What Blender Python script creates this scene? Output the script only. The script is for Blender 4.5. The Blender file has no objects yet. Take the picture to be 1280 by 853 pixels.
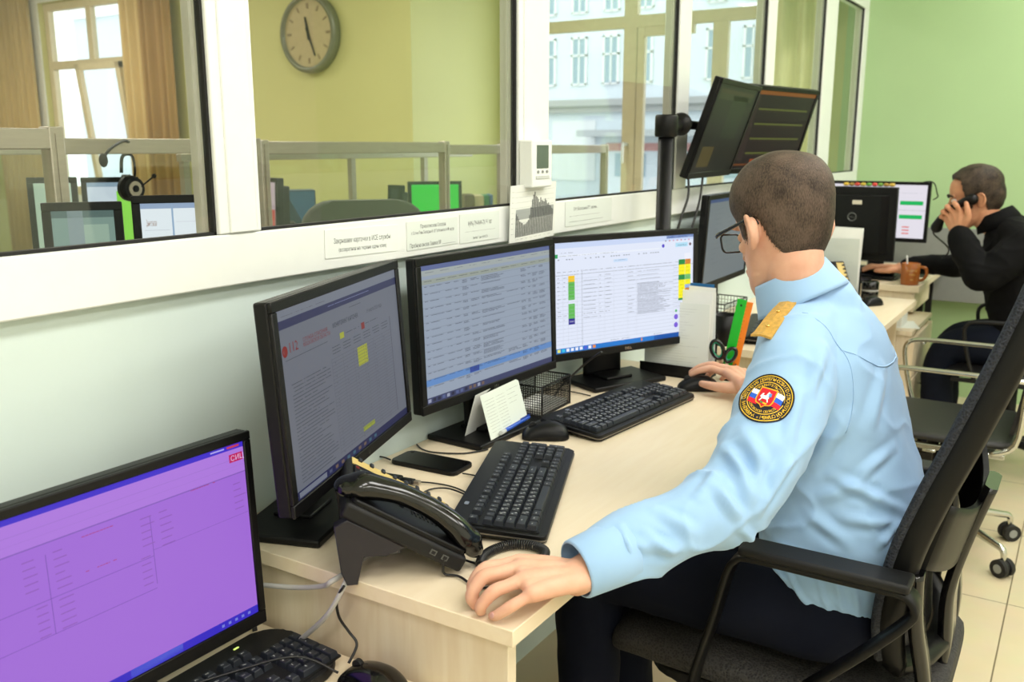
import bpy, bmesh, math, random
from mathutils import Vector, Matrix, Euler, noise
from mathutils.bvhtree import BVHTree
random.seed(7)
SC = bpy.context.scene
COL = SC.collection
R = math.radians
PI = math.pi
V = Vector

# ---------------------------------------------------------------- camera
FPX, PITCH, YAW, CAMH = 1148.0, R(12.0), R(32.2), 1.39
cF = V((math.cos(YAW)*math.cos(PITCH), math.sin(YAW)*math.cos(PITCH), -math.sin(PITCH)))
cR = V((math.sin(YAW), -math.cos(YAW), 0))
cU = cR.cross(cF)
cam_d = bpy.data.cameras.new('camera'); cam = bpy.data.objects.new('camera', cam_d); COL.objects.link(cam)
cam_d.sensor_width = 36; cam_d.lens = FPX/1280*36; cam_d.clip_start = .05; cam_d.clip_end = 200
cam.matrix_world = Matrix(((cR.x, cU.x, -cF.x, 0), (cR.y, cU.y, -cF.y, 0), (cR.z, cU.z, -cF.z, CAMH), (0, 0, 0, 1)))
cam_d.dof.use_dof = True; cam_d.dof.focus_distance = 1.6; cam_d.dof.aperture_fstop = 6.3
SC.camera = cam
SC.view_settings.view_transform = 'Standard'; SC.view_settings.look = 'None'
SC.view_settings.gamma = 1; SC.view_settings.use_curve_mapping = False
SC.view_settings.exposure = 0.0

# ---------------------------------------------------------------- materials
def lin(c):
    return tuple(((x/12.92) if x <= .04045 else ((x+.055)/1.055)**2.4) for x in [v/255 for v in c])
MATS = {}
def nodes(name):
    m = bpy.data.materials.new(name); m.use_nodes = True
    nt = m.node_tree; b = nt.nodes['Principled BSDF']
    return m, nt, b
def pm(name, c, rough=.5, metal=0., var=.05, scale=30., bump=0., bscale=200., spec=.5, coat=0., stretch=None, sheen=0., alpha=1.):
    """plain principled surface whose colour and relief vary a little with procedural noise"""
    m, nt, b = nodes(name); L = nt.links
    tc = nt.nodes.new('ShaderNodeTexCoord'); mp = nt.nodes.new('ShaderNodeMapping')
    if stretch: mp.inputs['Scale'].default_value = stretch
    L.new(tc.outputs['Object'], mp.inputs['Vector'])
    n = nt.nodes.new('ShaderNodeTexNoise'); n.inputs['Scale'].default_value = scale; n.inputs['Detail'].default_value = 3
    L.new(mp.outputs['Vector'], n.inputs['Vector'])
    r = nt.nodes.new('ShaderNodeValToRGB'); c0 = lin(c)
    r.color_ramp.elements[0].position = .3; r.color_ramp.elements[1].position = .7
    r.color_ramp.elements[0].color = (*[x*(1-var) for x in c0], 1); r.color_ramp.elements[1].color = (*[min(1, x*(1+var)) for x in c0], 1)
    L.new(n.outputs['Fac'], r.inputs['Fac']); L.new(r.outputs['Color'], b.inputs['Base Color'])
    b.inputs['Roughness'].default_value = rough; b.inputs['Metallic'].default_value = metal
    b.inputs['Specular IOR Level'].default_value = spec; b.inputs['Coat Weight'].default_value = coat
    if sheen: b.inputs['Sheen Weight'].default_value = sheen
    if bump:
        n2 = nt.nodes.new('ShaderNodeTexNoise'); n2.inputs['Scale'].default_value = bscale; n2.inputs['Detail'].default_value = 2
        L.new(mp.outputs['Vector'], n2.inputs['Vector'])
        bp = nt.nodes.new('ShaderNodeBump'); bp.inputs['Strength'].default_value = bump; bp.inputs['Distance'].default_value = .002
        L.new(n2.outputs['Fac'], bp.inputs['Height']); L.new(bp.outputs['Normal'], b.inputs['Normal'])
    MATS[name] = m
    return m
def emat(name, strength, rough=.4):
    """light-giving surface coloured by the mesh attribute Col"""
    m, nt, b = nodes(name); L = nt.links
    a = nt.nodes.new('ShaderNodeAttribute'); a.attribute_name = 'Col'
    b.inputs['Base Color'].default_value = (.01, .01, .012, 1); b.inputs['Roughness'].default_value = rough
    b.inputs['Specular IOR Level'].default_value = .2
    L.new(a.outputs['Color'], b.inputs['Emission Color']); b.inputs['Emission Strength'].default_value = strength
    return m
def cmat(name, rough=.6, spec=.3):
    """printed or dyed surface coloured by the mesh attribute Col"""
    m, nt, b = nodes(name)
    a = nt.nodes.new('ShaderNodeAttribute'); a.attribute_name = 'Col'
    nt.links.new(a.outputs['Color'], b.inputs['Base Color']); b.inputs['Roughness'].default_value = rough
    b.inputs['Specular IOR Level'].default_value = spec
    return m
def lamp_mat(name, c, s):
    m, nt, b = nodes(name)
    b.inputs['Base Color'].default_value = (.8, .8, .8, 1)
    b.inputs['Emission Color'].default_value = (*lin(c), 1); b.inputs['Emission Strength'].default_value = s
    return m

# ---------------------------------------------------------------- mesh helpers
def T(x=0, y=0, z=0): return Matrix.Translation((x, y, z))
def RX(a): return Matrix.Rotation(a, 4, 'X')
def RY(a): return Matrix.Rotation(a, 4, 'Y')
def RZ(a): return Matrix.Rotation(a, 4, 'Z')
def NB(): return bmesh.new()
def box(bm, c, s, M=None, bev=0., seg=2, mi=0):
    """box centre c, size s"""
    mat = T(*c) @ Matrix.Diagonal((s[0], s[1], s[2], 1))
    if M is not None: mat = M @ mat
    g = bmesh.ops.create_cube(bm, size=1, matrix=mat)
    vs = g['verts']; es = list({e for v in vs for e in v.link_edges}); fs = list({f for v in vs for f in v.link_faces})
    for f in fs: f.material_index = mi
    if bev > 0:
        r = bmesh.ops.bevel(bm, geom=es, offset=bev, segments=seg, profile=.5, affect='EDGES')
        for f in r['faces']: f.material_index = mi; f.smooth = True
    return bm
def box2(bm, a, b, **k):
    return box(bm, [(a[i]+b[i])/2 for i in range(3)], [abs(b[i]-a[i]) for i in range(3)], **k)
def cyl(bm, p0, p1, r0, r1=None, n=24, cap=True, mi=0):
    p0, p1 = V(p0), V(p1); d = p1-p0; r1 = r0 if r1 is None else r1
    q = d.to_track_quat('Z', 'Y').to_matrix().to_4x4()
    g = bmesh.ops.create_cone(bm, cap_ends=cap, segments=n, radius1=r0, radius2=r1, depth=d.length, matrix=T(*((p0+p1)/2)) @ q)
    for f in {f for v in g['verts'] for f in v.link_faces}: f.material_index = mi; f.smooth = len(f.verts) == 4
    return bm
def sphere(bm, c, r, s=(1, 1, 1), M=None, u=20, v=12, mi=0):
    mat = T(*c) @ (M if M is not None else Matrix.Identity(4)) @ Matrix.Diagonal((s[0], s[1], s[2], 1))
    g = bmesh.ops.create_uvsphere(bm, u_segments=u, v_segments=v, radius=r, matrix=mat)
    for f in {f for v in g['verts'] for f in v.link_faces}: f.material_index = mi; f.smooth = True
    return bm
def lathe(bm, prof, c=(0, 0, 0), n=32, M=None, mi=0):
    """prof: (radius, z) from bottom to top, closed when it starts and ends at radius 0"""
    rings = []
    for r, z in prof:
        ring = []
        for i in range(n):
            a = 2*PI*i/n; p = V((r*math.cos(a), r*math.sin(a), z))
            if M is not None: p = M @ p
            ring.append(bm.verts.new(p+V(c)))
        rings.append(ring)
    for a, b in zip(rings, rings[1:]):
        for i in range(n):
            f = bm.faces.new((a[i], a[(i+1) % n], b[(i+1) % n], b[i])); f.smooth = True; f.material_index = mi
    f = bm.faces.new(list(reversed(rings[0]))); f.material_index = mi
    f = bm.faces.new(rings[-1]); f.material_index = mi
    return bm
def crom(P, sub=6, closed=False):
    """Catmull-Rom through points of any dimension"""
    P = [tuple(p) for p in P]; out = []; n = len(P)
    rng = range(n if closed else n-1)
    for i in rng:
        if closed: a, b, c, d = P[i-1], P[i], P[(i+1) % n], P[(i+2) % n]
        else: a, b, c, d = P[max(i-1, 0)], P[i], P[i+1], P[min(i+2, n-1)]
        for k in range(sub):
            t = k/sub
            out.append(tuple(.5*((2*b[j]) + (-a[j]+c[j])*t + (2*a[j]-5*b[j]+4*c[j]-d[j])*t*t + (-a[j]+3*b[j]-3*c[j]+d[j])*t**3) for j in range(len(b))))
    if not closed: out.append(P[-1])
    return out
def tube(bm, pts, r, n=10, closed=False, sub=0, flat=1., up=None, mi=0, caps=True):
    """round (or flattened) bar along pts; r a number or one per point; flat scales the second axis"""
    if not hasattr(r, '__len__'): r = [r]*len(pts)
    q = [(*p, rr) for p, rr in zip(pts, r)]
    if sub: q = crom(q, sub, closed)
    P = [V(x[:3]) for x in q]; rr = [max(x[3], 1e-4) for x in q]; N = len(P)
    tans = []
    for i in range(N):
        if closed: t = P[(i+1) % N]-P[i-1]
        else: t = P[min(i+1, N-1)]-P[max(i-1, 0)]
        tans.append(t.normalized() if t.length > 1e-9 else V((0, 0, 1)))
    u = V(up) if up is not None else (V((0, 0, 1)) if abs(tans[0].z) < .9 else V((1, 0, 0)))
    rings = []
    for i in range(N):
        t = tans[i]
        if up is not None: u = V(up)
        u = (u-t*u.dot(t)); u = u.normalized() if u.length > 1e-6 else t.orthogonal().normalized()
        w = t.cross(u)
        rings.append([bm.verts.new(P[i]+(w*math.cos(2*PI*k/n)+u*math.sin(2*PI*k/n)*flat)*rr[i]) for k in range(n)])
    prs = list(zip(rings, rings[1:]))+([(rings[-1], rings[0])] if closed else [])
    for a, b in prs:
        for k in range(n):
            f = bm.faces.new((a[k], a[(k+1) % n], b[(k+1) % n], b[k])); f.smooth = True; f.material_index = mi
    if not closed and caps:
        f = bm.faces.new(list(reversed(rings[0]))); f.material_index = mi
        f = bm.faces.new(rings[-1]); f.material_index = mi
    return bm
def strap(bm, pts, w, t, side=(1, 0, 0), sub=0, closed=False, bev=.35, mi=0):
    """flat strip of width w (along side) and thickness t following pts"""
    q = crom(pts, sub, closed) if sub else pts
    P = [V(p) for p in q]; N = len(P); s = V(side).normalized(); rings = []
    b = t*bev
    prof = [(-w/2, -t/2+b), (-w/2+b, -t/2), (w/2-b, -t/2), (w/2, -t/2+b), (w/2, t/2-b), (w/2-b, t/2), (-w/2+b, t/2), (-w/2, t/2-b)]
    for i in range(N):
        if closed: tt = P[(i+1) % N]-P[i-1]
        else: tt = P[min(i+1, N-1)]-P[max(i-1, 0)]
        tt = tt.normalized(); nn = tt.cross(s).normalized(); ss = s
        rings.append([bm.verts.new(P[i]+ss*a+nn*c) for a, c in prof])
    prs = list(zip(rings, rings[1:]))+([(rings[-1], rings[0])] if closed else [])
    for a, c in prs:
        for k in range(8):
            f = bm.faces.new((a[k], a[(k+1) % 8], c[(k+1) % 8], c[k])); f.smooth = True; f.material_index = mi
    if not closed:
        bm.faces.new(list(reversed(rings[0]))); bm.faces.new(rings[-1])
    return bm
def prism(bm, poly, z0, z1, M=None, bev=0., mi=0, smooth=False):
    """poly of (x, y) extruded z0..z1"""
    lo = []; hi = []
    for x, y in poly:
        a, b = V((x, y, z0)), V((x, y, z1))
        if M is not None: a, b = M @ a, M @ b
        lo.append(bm.verts.new(a)); hi.append(bm.verts.new(b))
    n = len(poly); fs = [bm.faces.new(list(reversed(lo))), bm.faces.new(hi)]
    for i in range(n):
        f = bm.faces.new((lo[i], lo[(i+1) % n], hi[(i+1) % n], hi[i])); f.smooth = smooth; fs.append(f)
    for f in fs: f.material_index = mi
    if bev:
        es = list({e for f in fs[:2] for e in f.edges})
        r = bmesh.ops.bevel(bm, geom=es, offset=bev, segments=2, profile=.5, affect='EDGES')
        for f in r['faces']: f.material_index = mi; f.smooth = True
    return bm
def rrect(w, h, r, n=5, cx=0, cy=0):
    out = []
    for sx, sy, a0 in ((1, 1, 0), (-1, 1, 90), (-1, -1, 180), (1, -1, 270)):
        for k in range(n+1):
            a = R(a0+90*k/n); out.append((cx+sx*(w/2-r)+r*math.cos(a), cy+sy*(h/2-r)+r*math.sin(a)))
    return out
def loft(bm, secs, n=40, sub=4, mi=0):
    """secs: (centre, half vector u, half vector v, exponent[, egg]) interpolated along the list; rounded closed ends"""
    flat = [(*s[0], *s[1], *s[2], s[3] if len(s) > 3 else 2.) for s in secs]
    q = crom(flat, sub) if sub else flat
    rings = []
    for s in q:
        c, u, v, e = V(s[0:3]), V(s[3:6]), V(s[6:9]), max(s[9], 1.2); ring = []
        for k in range(n):
            a = 2*PI*k/n; ca, sa = math.cos(a), math.sin(a)
            x = math.copysign(abs(ca)**(2/e), ca); y = math.copysign(abs(sa)**(2/e), sa)
            ring.append(bm.verts.new(c+u*x+v*y))
        rings.append(ring)
    for a, b in zip(rings, rings[1:]):
        for k in range(n):
            f = bm.faces.new((a[k], a[(k+1) % n], b[(k+1) % n], b[k])); f.smooth = True; f.material_index = mi
    for ring, rev in ((rings[0], True), (rings[-1], False)):
        f = bm.faces.new(list(reversed(ring)) if rev else ring); f.material_index = mi
    return bm
def limb(bm, pts, radii, n=18, sub=5, flat=1., up=None):
    """tapering round limb with hemispherical ends"""
    P = [V(p) for p in pts]; r = list(radii)
    d0 = (P[0]-P[1]).normalized(); d1 = (P[-1]-P[-2]).normalized()
    q = crom([(*p, x) for p, x in zip(P, r)], sub)
    pre = [(*(P[0]+d0*r[0]*math.sin(R(a))), r[0]*math.cos(R(a))) for a in (85, 65, 45, 22)]
    post = [(*(P[-1]+d1*r[-1]*math.sin(R(a))), r[-1]*math.cos(R(a))) for a in (22, 45, 65, 85)]
    q = pre+q+post
    return tube(bm, [x[:3] for x in q], [x[3] for x in q], n=n, flat=flat, up=up)

def mesh_of(bm, name, mats=(), recalc=True):
    if recalc: bmesh.ops.recalc_face_normals(bm, faces=bm.faces)
    me = bpy.data.meshes.new(name); bm.to_mesh(me); bm.free()
    for m in mats: me.materials.append(m)
    return me
def obj(name, bm, mat, parent=None, loc=None, rot=None, recalc=True):
    mats = mat if isinstance(mat, (list, tuple)) else [mat]
    me = mesh_of(bm, name, mats, recalc) if isinstance(bm, bmesh.types.BMesh) else bm
    if not isinstance(bm, bmesh.types.BMesh) and not len(me.materials):
        for m in mats: me.materials.append(m)
    o = bpy.data.objects.new(name, me); COL.objects.link(o)
    if parent is not None: o.parent = parent
    if loc is not None: o.location = loc
    if rot is not None: o.rotation_euler = rot
    return o
def tag(o, label=None, cat=None, group=None, kind=None):
    if label: o['label'] = label
    if cat: o['category'] = cat
    if group: o['group'] = group
    if kind: o['kind'] = kind
    return o
def thing(name, label, cat, loc=(0, 0, 0), rz=0., group=None, rot=None):
    o = bpy.data.objects.new(name, None); COL.objects.link(o)
    o.location = loc; o.rotation_euler = rot if rot else (0, 0, rz); o.empty_display_size = .05
    return tag(o, label, cat, group)
def struct(name, bm, m): return tag(obj(name, bm, m), kind='structure')
def dup(root, loc=None, rz=None, label=None, group=None):
    def cp(o, par):
        c = o.copy(); COL.objects.link(c)
        if par is not None: c.parent = par
        for ch in list(o.children): cp(ch, c)
        return c
    c = cp(root, None)
    if loc is not None: c.location = loc
    if rz is not None: c.rotation_euler = (0, 0, rz)
    if label: c['label'] = label
    if group: c['group'] = group
    return c
def remesh(bm, voxel, smooth=4, name='tmp', factor=.5):
    """union of closed overlapping shapes as one even surface"""
    bmesh.ops.recalc_face_normals(bm, faces=bm.faces)
    me = bpy.data.meshes.new(name); bm.to_mesh(me); bm.free()
    o = bpy.data.objects.new(name, me); COL.objects.link(o)
    md = o.modifiers.new('r', 'REMESH'); md.mode = 'VOXEL'; md.voxel_size = voxel; md.use_smooth_shade = True
    if smooth:
        sm = o.modifiers.new('s', 'SMOOTH'); sm.factor = factor; sm.iterations = smooth
    dg = bpy.context.evaluated_depsgraph_get()
    out = bpy.data.meshes.new_from_object(o.evaluated_get(dg), depsgraph=dg)
    bpy.data.objects.remove(o); bpy.data.meshes.remove(me)
    out.name = name
    for p in out.polygons: p.use_smooth = True
    return out

# ---------------------------------------------------------------- lettering and printed surfaces
_TXT = {}
def text_geo(s, bold=False):
    """(verts2d, faces, width) of a string at size 1, left aligned on its baseline"""
    if s in _TXT: return _TXT[s]
    cu = bpy.data.curves.new('t', 'FONT'); cu.body = s; cu.size = 1; cu.resolution_u = 1
    o = bpy.data.objects.new('t', cu); COL.objects.link(o)
    dg = bpy.context.evaluated_depsgraph_get(); dg.update()
    me = bpy.data.meshes.new_from_object(o.evaluated_get(dg), depsgraph=dg)
    vs = [(v.co.x, v.co.y) for v in me.vertices]; fs = [tuple(p.vertices) for p in me.polygons]
    w = max([v[0] for v in vs] or [0])
    bpy.data.objects.remove(o); bpy.data.meshes.remove(me); bpy.data.curves.remove(cu)
    _TXT[s] = (vs, fs, w); return _TXT[s]
class Sheet:
    """flat printed or lit sheet in the XZ plane facing -Y: x 0..W, z 0..H, coordinates u (0..1 from the left), v (0..1 from the top)"""
    def __init__(s, W, H, base, z0=0.):
        s.W, s.H = W, H; s.v = []; s.f = []; s.c = []; s.lay = z0
        s.step = .00012; s.rect(0, 0, 1, 1, base)
    def _q(s, pts, col):
        i = len(s.v); s.v += pts; s.f.append(tuple(range(i, i+len(pts)))); s.c.append(lin(col))
    def rect(s, u0, v0, u1, v1, col, up=True):
        y = -s.lay
        s._q([(u0*s.W, y, (1-v1)*s.H), (u1*s.W, y, (1-v1)*s.H), (u1*s.W, y, (1-v0)*s.H), (u0*s.W, y, (1-v0)*s.H)], col)
    def next(s): s.lay += s.step
    def poly(s, pts, col): s._q([(u*s.W, -s.lay, (1-v)*s.H) for u, v in pts], col)
    def disc(s, u, v, r, col, n=16, a0=0, a1=360):
        s.poly([(u+r/s.W*math.cos(R(a0+(a1-a0)*k/n)), v-r/s.H*math.sin(R(a0+(a1-a0)*k/n))) for k in range(n if a1-a0 == 360 else n+1)], col)
    def text(s, u, v, h, st, col, center=False, wmax=None, slant=0.):
        vs, fs, w = text_geo(st); k = h
        kx = k if not wmax or w*k <= wmax*s.W else wmax*s.W/w
        x0 = u*s.W-(w*kx/2 if center else 0); z0 = (1-v)*s.H; i = len(s.v)
        s.v += [(x0+a*kx, -s.lay, z0+b*k+a*kx*slant) for a, b in vs]
        for f in fs: s.f.append(tuple(i+j for j in f)); s.c.append(lin(col))
    def words(s, u, v, u1, h, col, dens=.8, rnd=None):
        """a line of words too small to read: short dark strokes"""
        rnd = rnd or random; x = u
        while x < u1:
            w = rnd.uniform(.4, 1.6)*h*3.2
            e = min(u1, x+w)
            if rnd.random() < dens: s.rect(x, v, e, v+h*s.W/s.H, col)
            x = e+h*.9
    def mesh(s, name='print'):
        me = bpy.data.meshes.new(name); me.from_pydata(s.v, [], s.f)
        at = me.color_attributes.new('Col', 'FLOAT_COLOR', 'CORNER'); k = 0; buf = []
        for f, c in zip(s.f, s.c): buf += [*c, 1.]*len(f)
        at.data.foreach_set('color', buf)
        # every face should look to -Y
        bm = bmesh.new(); bm.from_mesh(me); bm.normal_update()
        bad = [f for f in bm.faces if f.normal.y > 0]
        if bad: bmesh.ops.reverse_faces(bm, faces=bad)
        bm.to_mesh(me); bm.free()
        return me
def color_all(me, fn):
    """fn(co) -> linear colour for every vertex"""
    at = me.color_attributes.new('Col', 'FLOAT_COLOR', 'POINT'); buf = []
    for v in me.vertices: buf += [*fn(v.co), 1.]
    at.data.foreach_set('color', buf)
# ================================================================ materials
M = {}
M['frame'] = pm('white_painted_frame', (240, 243, 240), .35, var=.01)
M['teal'] = pm('pale_teal_paint', (214, 229, 225), .55, var=.02, scale=4, bump=.15, bscale=90)
M['green'] = pm('light_green_paint', (174, 204, 152), .6, var=.03, scale=2, bump=.15, bscale=90)
M['olive'] = pm('yellow_green_paint', (206, 204, 140), .6, var=.03, scale=2, bump=.1, bscale=90)
M['ceil'] = pm('white_ceiling', (240, 240, 236), .8, var=.01)
M['wallw'] = pm('cream_wall', (226, 226, 214), .7, var=.02)
M['black'] = pm('black_plastic', (11, 11, 12), .42, var=.08, scale=60, bump=.12, bscale=900, spec=.27)
M['blackm'] = pm('matt_black_plastic', (20, 20, 21), .55, var=.08, bump=.2, bscale=700, spec=.35)
M['gloss'] = pm('glossy_black_plastic', (9, 9, 10), .14, var=.05, spec=.6)
M['key'] = pm('key_plastic', (34, 38, 46), .42, var=.06)
M['chrome'] = pm('polished_metal', (205, 205, 200), .18, 1., var=.02)
M['bead'] = pm('grey_window_bead', (196, 192, 180), .45, .1, var=.03)
M['alu'] = pm('brushed_aluminium', (176, 165, 150), .4, .7, var=.05, scale=14, stretch=(1, 1, 8))
M['rubber'] = pm('dark_rubber', (20, 20, 20), .7, var=.1)
M['paper'] = pm('white_paper', (240, 241, 236), .75, var=.015)
M['greyp'] = pm('grey_panel_laminate', (140, 143, 140), .55, var=.03)
M['tan'] = pm('tan_window_frame', (226, 212, 180), .5, var=.04)
M['curtain'] = pm('sand_curtain_cloth', (206, 178, 122), .85, var=.06, scale=8, stretch=(8, 8, 1))
M['curtain2'] = pm('pale_green_curtain_cloth', (238, 232, 182), .85, var=.06, scale=8, stretch=(8, 8, 1))
M['brown'] = pm('brown_curtain_cloth', (160, 124, 72), .85, var=.06, scale=8, stretch=(8, 8, 1))
M['print'] = cmat('printed_colours')
M['cable'] = pm('black_cable_rubber', (20, 20, 22), .45, var=.05)
M['gcable'] = pm('grey_cable_rubber', (176, 174, 172), .5, var=.03)

def wood_mat(name, c, c2, stretch=(1.2, 9, 9), rough=.38):
    m, nt, b = nodes(name); L = nt.links
    tc = nt.nodes.new('ShaderNodeTexCoord'); mp = nt.nodes.new('ShaderNodeMapping'); mp.inputs['Scale'].default_value = stretch
    L.new(tc.outputs['Object'], mp.inputs['Vector'])
    n = nt.nodes.new('ShaderNodeTexNoise'); n.inputs['Scale'].default_value = 5; n.inputs['Detail'].default_value = 6; n.inputs['Distortion'].default_value = .6
    L.new(mp.outputs['Vector'], n.inputs['Vector'])
    r = nt.nodes.new('ShaderNodeValToRGB'); r.color_ramp.elements[0].position = .32; r.color_ramp.elements[1].position = .68
    r.color_ramp.elements[0].color = (*lin(c2), 1); r.color_ramp.elements[1].color = (*lin(c), 1)
    L.new(n.outputs['Fac'], r.inputs['Fac']); L.new(r.outputs['Color'], b.inputs['Base Color'])
    b.inputs['Roughness'].default_value = rough
    return m
M['wood'] = wood_mat('pale_maple_laminate', (240, 224, 196), (236, 218, 188))
M['woodv'] = wood_mat('pale_maple_laminate_upright', (232, 218, 192), (222, 204, 174), stretch=(9, 9, 1.0), rough=.45)

def floor_mat():
    m, nt, b = nodes('beige_floor_tiles'); L = nt.links
    tc = nt.nodes.new('ShaderNodeTexCoord'); mp = nt.nodes.new('ShaderNodeMapping')
    mp.inputs['Location'].default_value = (-.03, -.095, 0)
    L.new(tc.outputs['Object'], mp.inputs['Vector'])
    br = nt.nodes.new('ShaderNodeTexBrick'); br.offset = 0; br.squash = 1
    br.inputs['Scale'].default_value = 1; br.inputs['Brick Width'].default_value = .6; br.inputs['Row Height'].default_value = .6
    br.inputs['Mortar Size'].default_value = .0022; br.inputs['Mortar Smooth'].default_value = .2
    br.inputs['Color1'].default_value = (*lin((218, 205, 172)), 1); br.inputs['Color2'].default_value = (*lin((212, 199, 166)), 1)
    br.inputs['Mortar'].default_value = (*lin((120, 108, 84)), 1)
    L.new(mp.outputs['Vector'], br.inputs['Vector'])
    n = nt.nodes.new('ShaderNodeTexNoise'); n.inputs['Scale'].default_value = 9; n.inputs['Detail'].default_value = 5
    L.new(tc.outputs['Object'], n.inputs['Vector'])
    mx = nt.nodes.new('ShaderNodeMix'); mx.data_type = 'RGBA'; mx.blend_type = 'MULTIPLY'; mx.inputs['Factor'].default_value = .18
    L.new(br.outputs['Color'], mx.inputs['A']); L.new(n.outputs['Color'], mx.inputs['B'])
    L.new(mx.outputs['Result'], b.inputs['Base Color']); b.inputs['Roughness'].default_value = .28
    return m
M['floor'] = floor_mat()

def glass_mat(name, tint, refl=1.35):
    m = bpy.data.materials.new(name); m.use_nodes = True; nt = m.node_tree; nt.nodes.clear(); L = nt.links
    o = nt.nodes.new('ShaderNodeOutputMaterial'); mx = nt.nodes.new('ShaderNodeMixShader')
    t = nt.nodes.new('ShaderNodeBsdfTransparent'); t.inputs['Color'].default_value = (*tint, 1)
    g = nt.nodes.new('ShaderNodeBsdfGlossy'); g.inputs['Roughness'].default_value = .02; g.inputs['Color'].default_value = (.9, .95, .92, 1)
    f = nt.nodes.new('ShaderNodeLayerWeight'); f.inputs['Blend'].default_value = .5
    pw = nt.nodes.new('ShaderNodeMath'); pw.operation = 'POWER'; pw.inputs[1].default_value = 4; L.new(f.outputs['Facing'], pw.inputs[0])
    ma = nt.nodes.new('ShaderNodeMath'); ma.operation = 'MULTIPLY_ADD'; ma.inputs[1].default_value = .45; ma.inputs[2].default_value = refl; L.new(pw.outputs['Value'], ma.inputs[0])
    L.new(ma.outputs['Value'], mx.inputs['Fac']); L.new(t.outputs['BSDF'], mx.inputs[1]); L.new(g.outputs['BSDF'], mx.inputs[2]); L.new(mx.outputs['Shader'], o.inputs['Surface'])
    return m
M['glass'] = glass_mat('window_glass', (.975, .99, .98), .035)
M['glass2'] = glass_mat('screen_glass', (.94, .97, .95), .03)

# ================================================================ our room
XE, YW = 5.6, 1.205        # far green wall, window wall
b = NB(); box2(b, (-2, -3, -.1), (XE+.2, 9, 0)); struct('floor', b, M['floor'])
b = NB(); box2(b, (-2, -3, 2.9), (XE+.2, 9, 3.0)); struct('ceiling', b, M['ceil'])
b = NB(); box2(b, (-2, YW, 0), (XE, YW+.09, 1.166)); struct('wall_left', b, M['teal'])
b = NB(); box2(b, (XE, -3, 0), (XE+.15, YW+.09, 2.9)); struct('wall_far', b, M['green'])
b = NB(); box2(b, (-2, -3.1, 0), (XE+.15, -3, 2.9)); struct('wall_right', b, M['wallw'])
b = NB(); box2(b, (-2.1, -3.1, 0), (-2, 9, 2.9)); struct('wall_rear', b, M['wallw'])
# white joinery of the glazed partition
FY = 1.180
b = NB(); box2(b, (-2, FY, 1.166), (XE, 1.236, 1.25), bev=.003); struct('trim_1', b, M['frame'])
b = NB(); box2(b, (-2, FY, 2.125), (XE, 1.236, 2.21), bev=.003); struct('trim_2', b, M['frame'])
b = NB(); box2(b, (-2, YW, 2.21), (XE, YW+.09, 2.9)); struct('wall_upper', b, M['green'])
posts = [(-.62, -.5), (.996, 1.085), (1.903, 2.046), (2.88, 2.975), (3.792, 3.901), (4.689, 4.897), (5.502, XE)]
for i, (x0, x1) in enumerate(posts):
    b = NB(); box2(b, (x0, FY-.001, 1.2505), (x1, 1.234, 2.1245), bev=.003)
    if i in (1, 2):      # raised cover strip down the post
        box2(b, (x0+.02, FY-.005, 1.252), (x1-.012, FY, 2.123), bev=.002)
    struct('trim_%d' % (i+3), b, M['frame'])
gask = M['rubber']
for i in range(6):
    x0, x1 = posts[i][1], posts[i+1][0]; z0, z1 = 1.25, 2.125; y = 1.186
    b = NB()
    for a, c in (((x0, y, z0), (x1, y+.012, z0+.005)), ((x0, y, z1-.006), (x1, y+.012, z1)), ((x0, y, z0), (x0+.004, y+.012, z1)), ((x1-.005, y, z0), (x1, y+.012, z1))):
        box2(b, a, c)
    # aluminium bead just inside the gasket
    for a, c in (((x1-.004, y+.014, z0), (x1-.0005, y+.044, z1)), ((x1-.010, y+.020, z0), (x1-.004, y+.026, z1))):
        box2(b, a, c, mi=1)
    w = tag(obj('window_%d' % (i+1), b, [gask, M['bead']]), kind='structure')
    b = NB(); box2(b, (x0+.004, y+.004, z0+.004), (x1-.004, y+.008, z1-.006)); obj('pane', b, M['glass'], w)
b = NB(); box2(b, (XE-.03, -3, 0), (XE, -.01, .08)); struct('baseboard_far', b, M['greyp'])

# ================================================================ the room behind the glass
XC, YC = 4.6, 3.62
def holed(name, x, y0, y1, hy0, hy1, hz0, hz1, mat, th=.13):
    b = NB()
    box2(b, (x, y0, 0), (x+th, hy0, 2.9)); box2(b, (x, hy1, 0), (x+th, y1, 2.9))
    box2(b, (x, hy0, 0), (x+th, hy1, hz0)); box2(b, (x, hy0, hz1), (x+th, hy1, 2.9))
    return struct(name, b, mat)
holed('wall_back', XE, 1.295, YC+.2, 1.74, 3.40, .9, 2.45, M['olive'])
holed('wall_clock', XC, YC, 9, 6.28, 7.45, 1.0, 2.52, M['olive'])
b = NB(); box2(b, (XC+.13, YC, 0), (XE, YC+.2, 2.9)); struct('wall_return', b, M['olive'])
b = NB(); box2(b, (-2, 9, 0), (XC+.25, 9.1, 2.9)); struct('wall_side', b, M['olive'])
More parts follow.
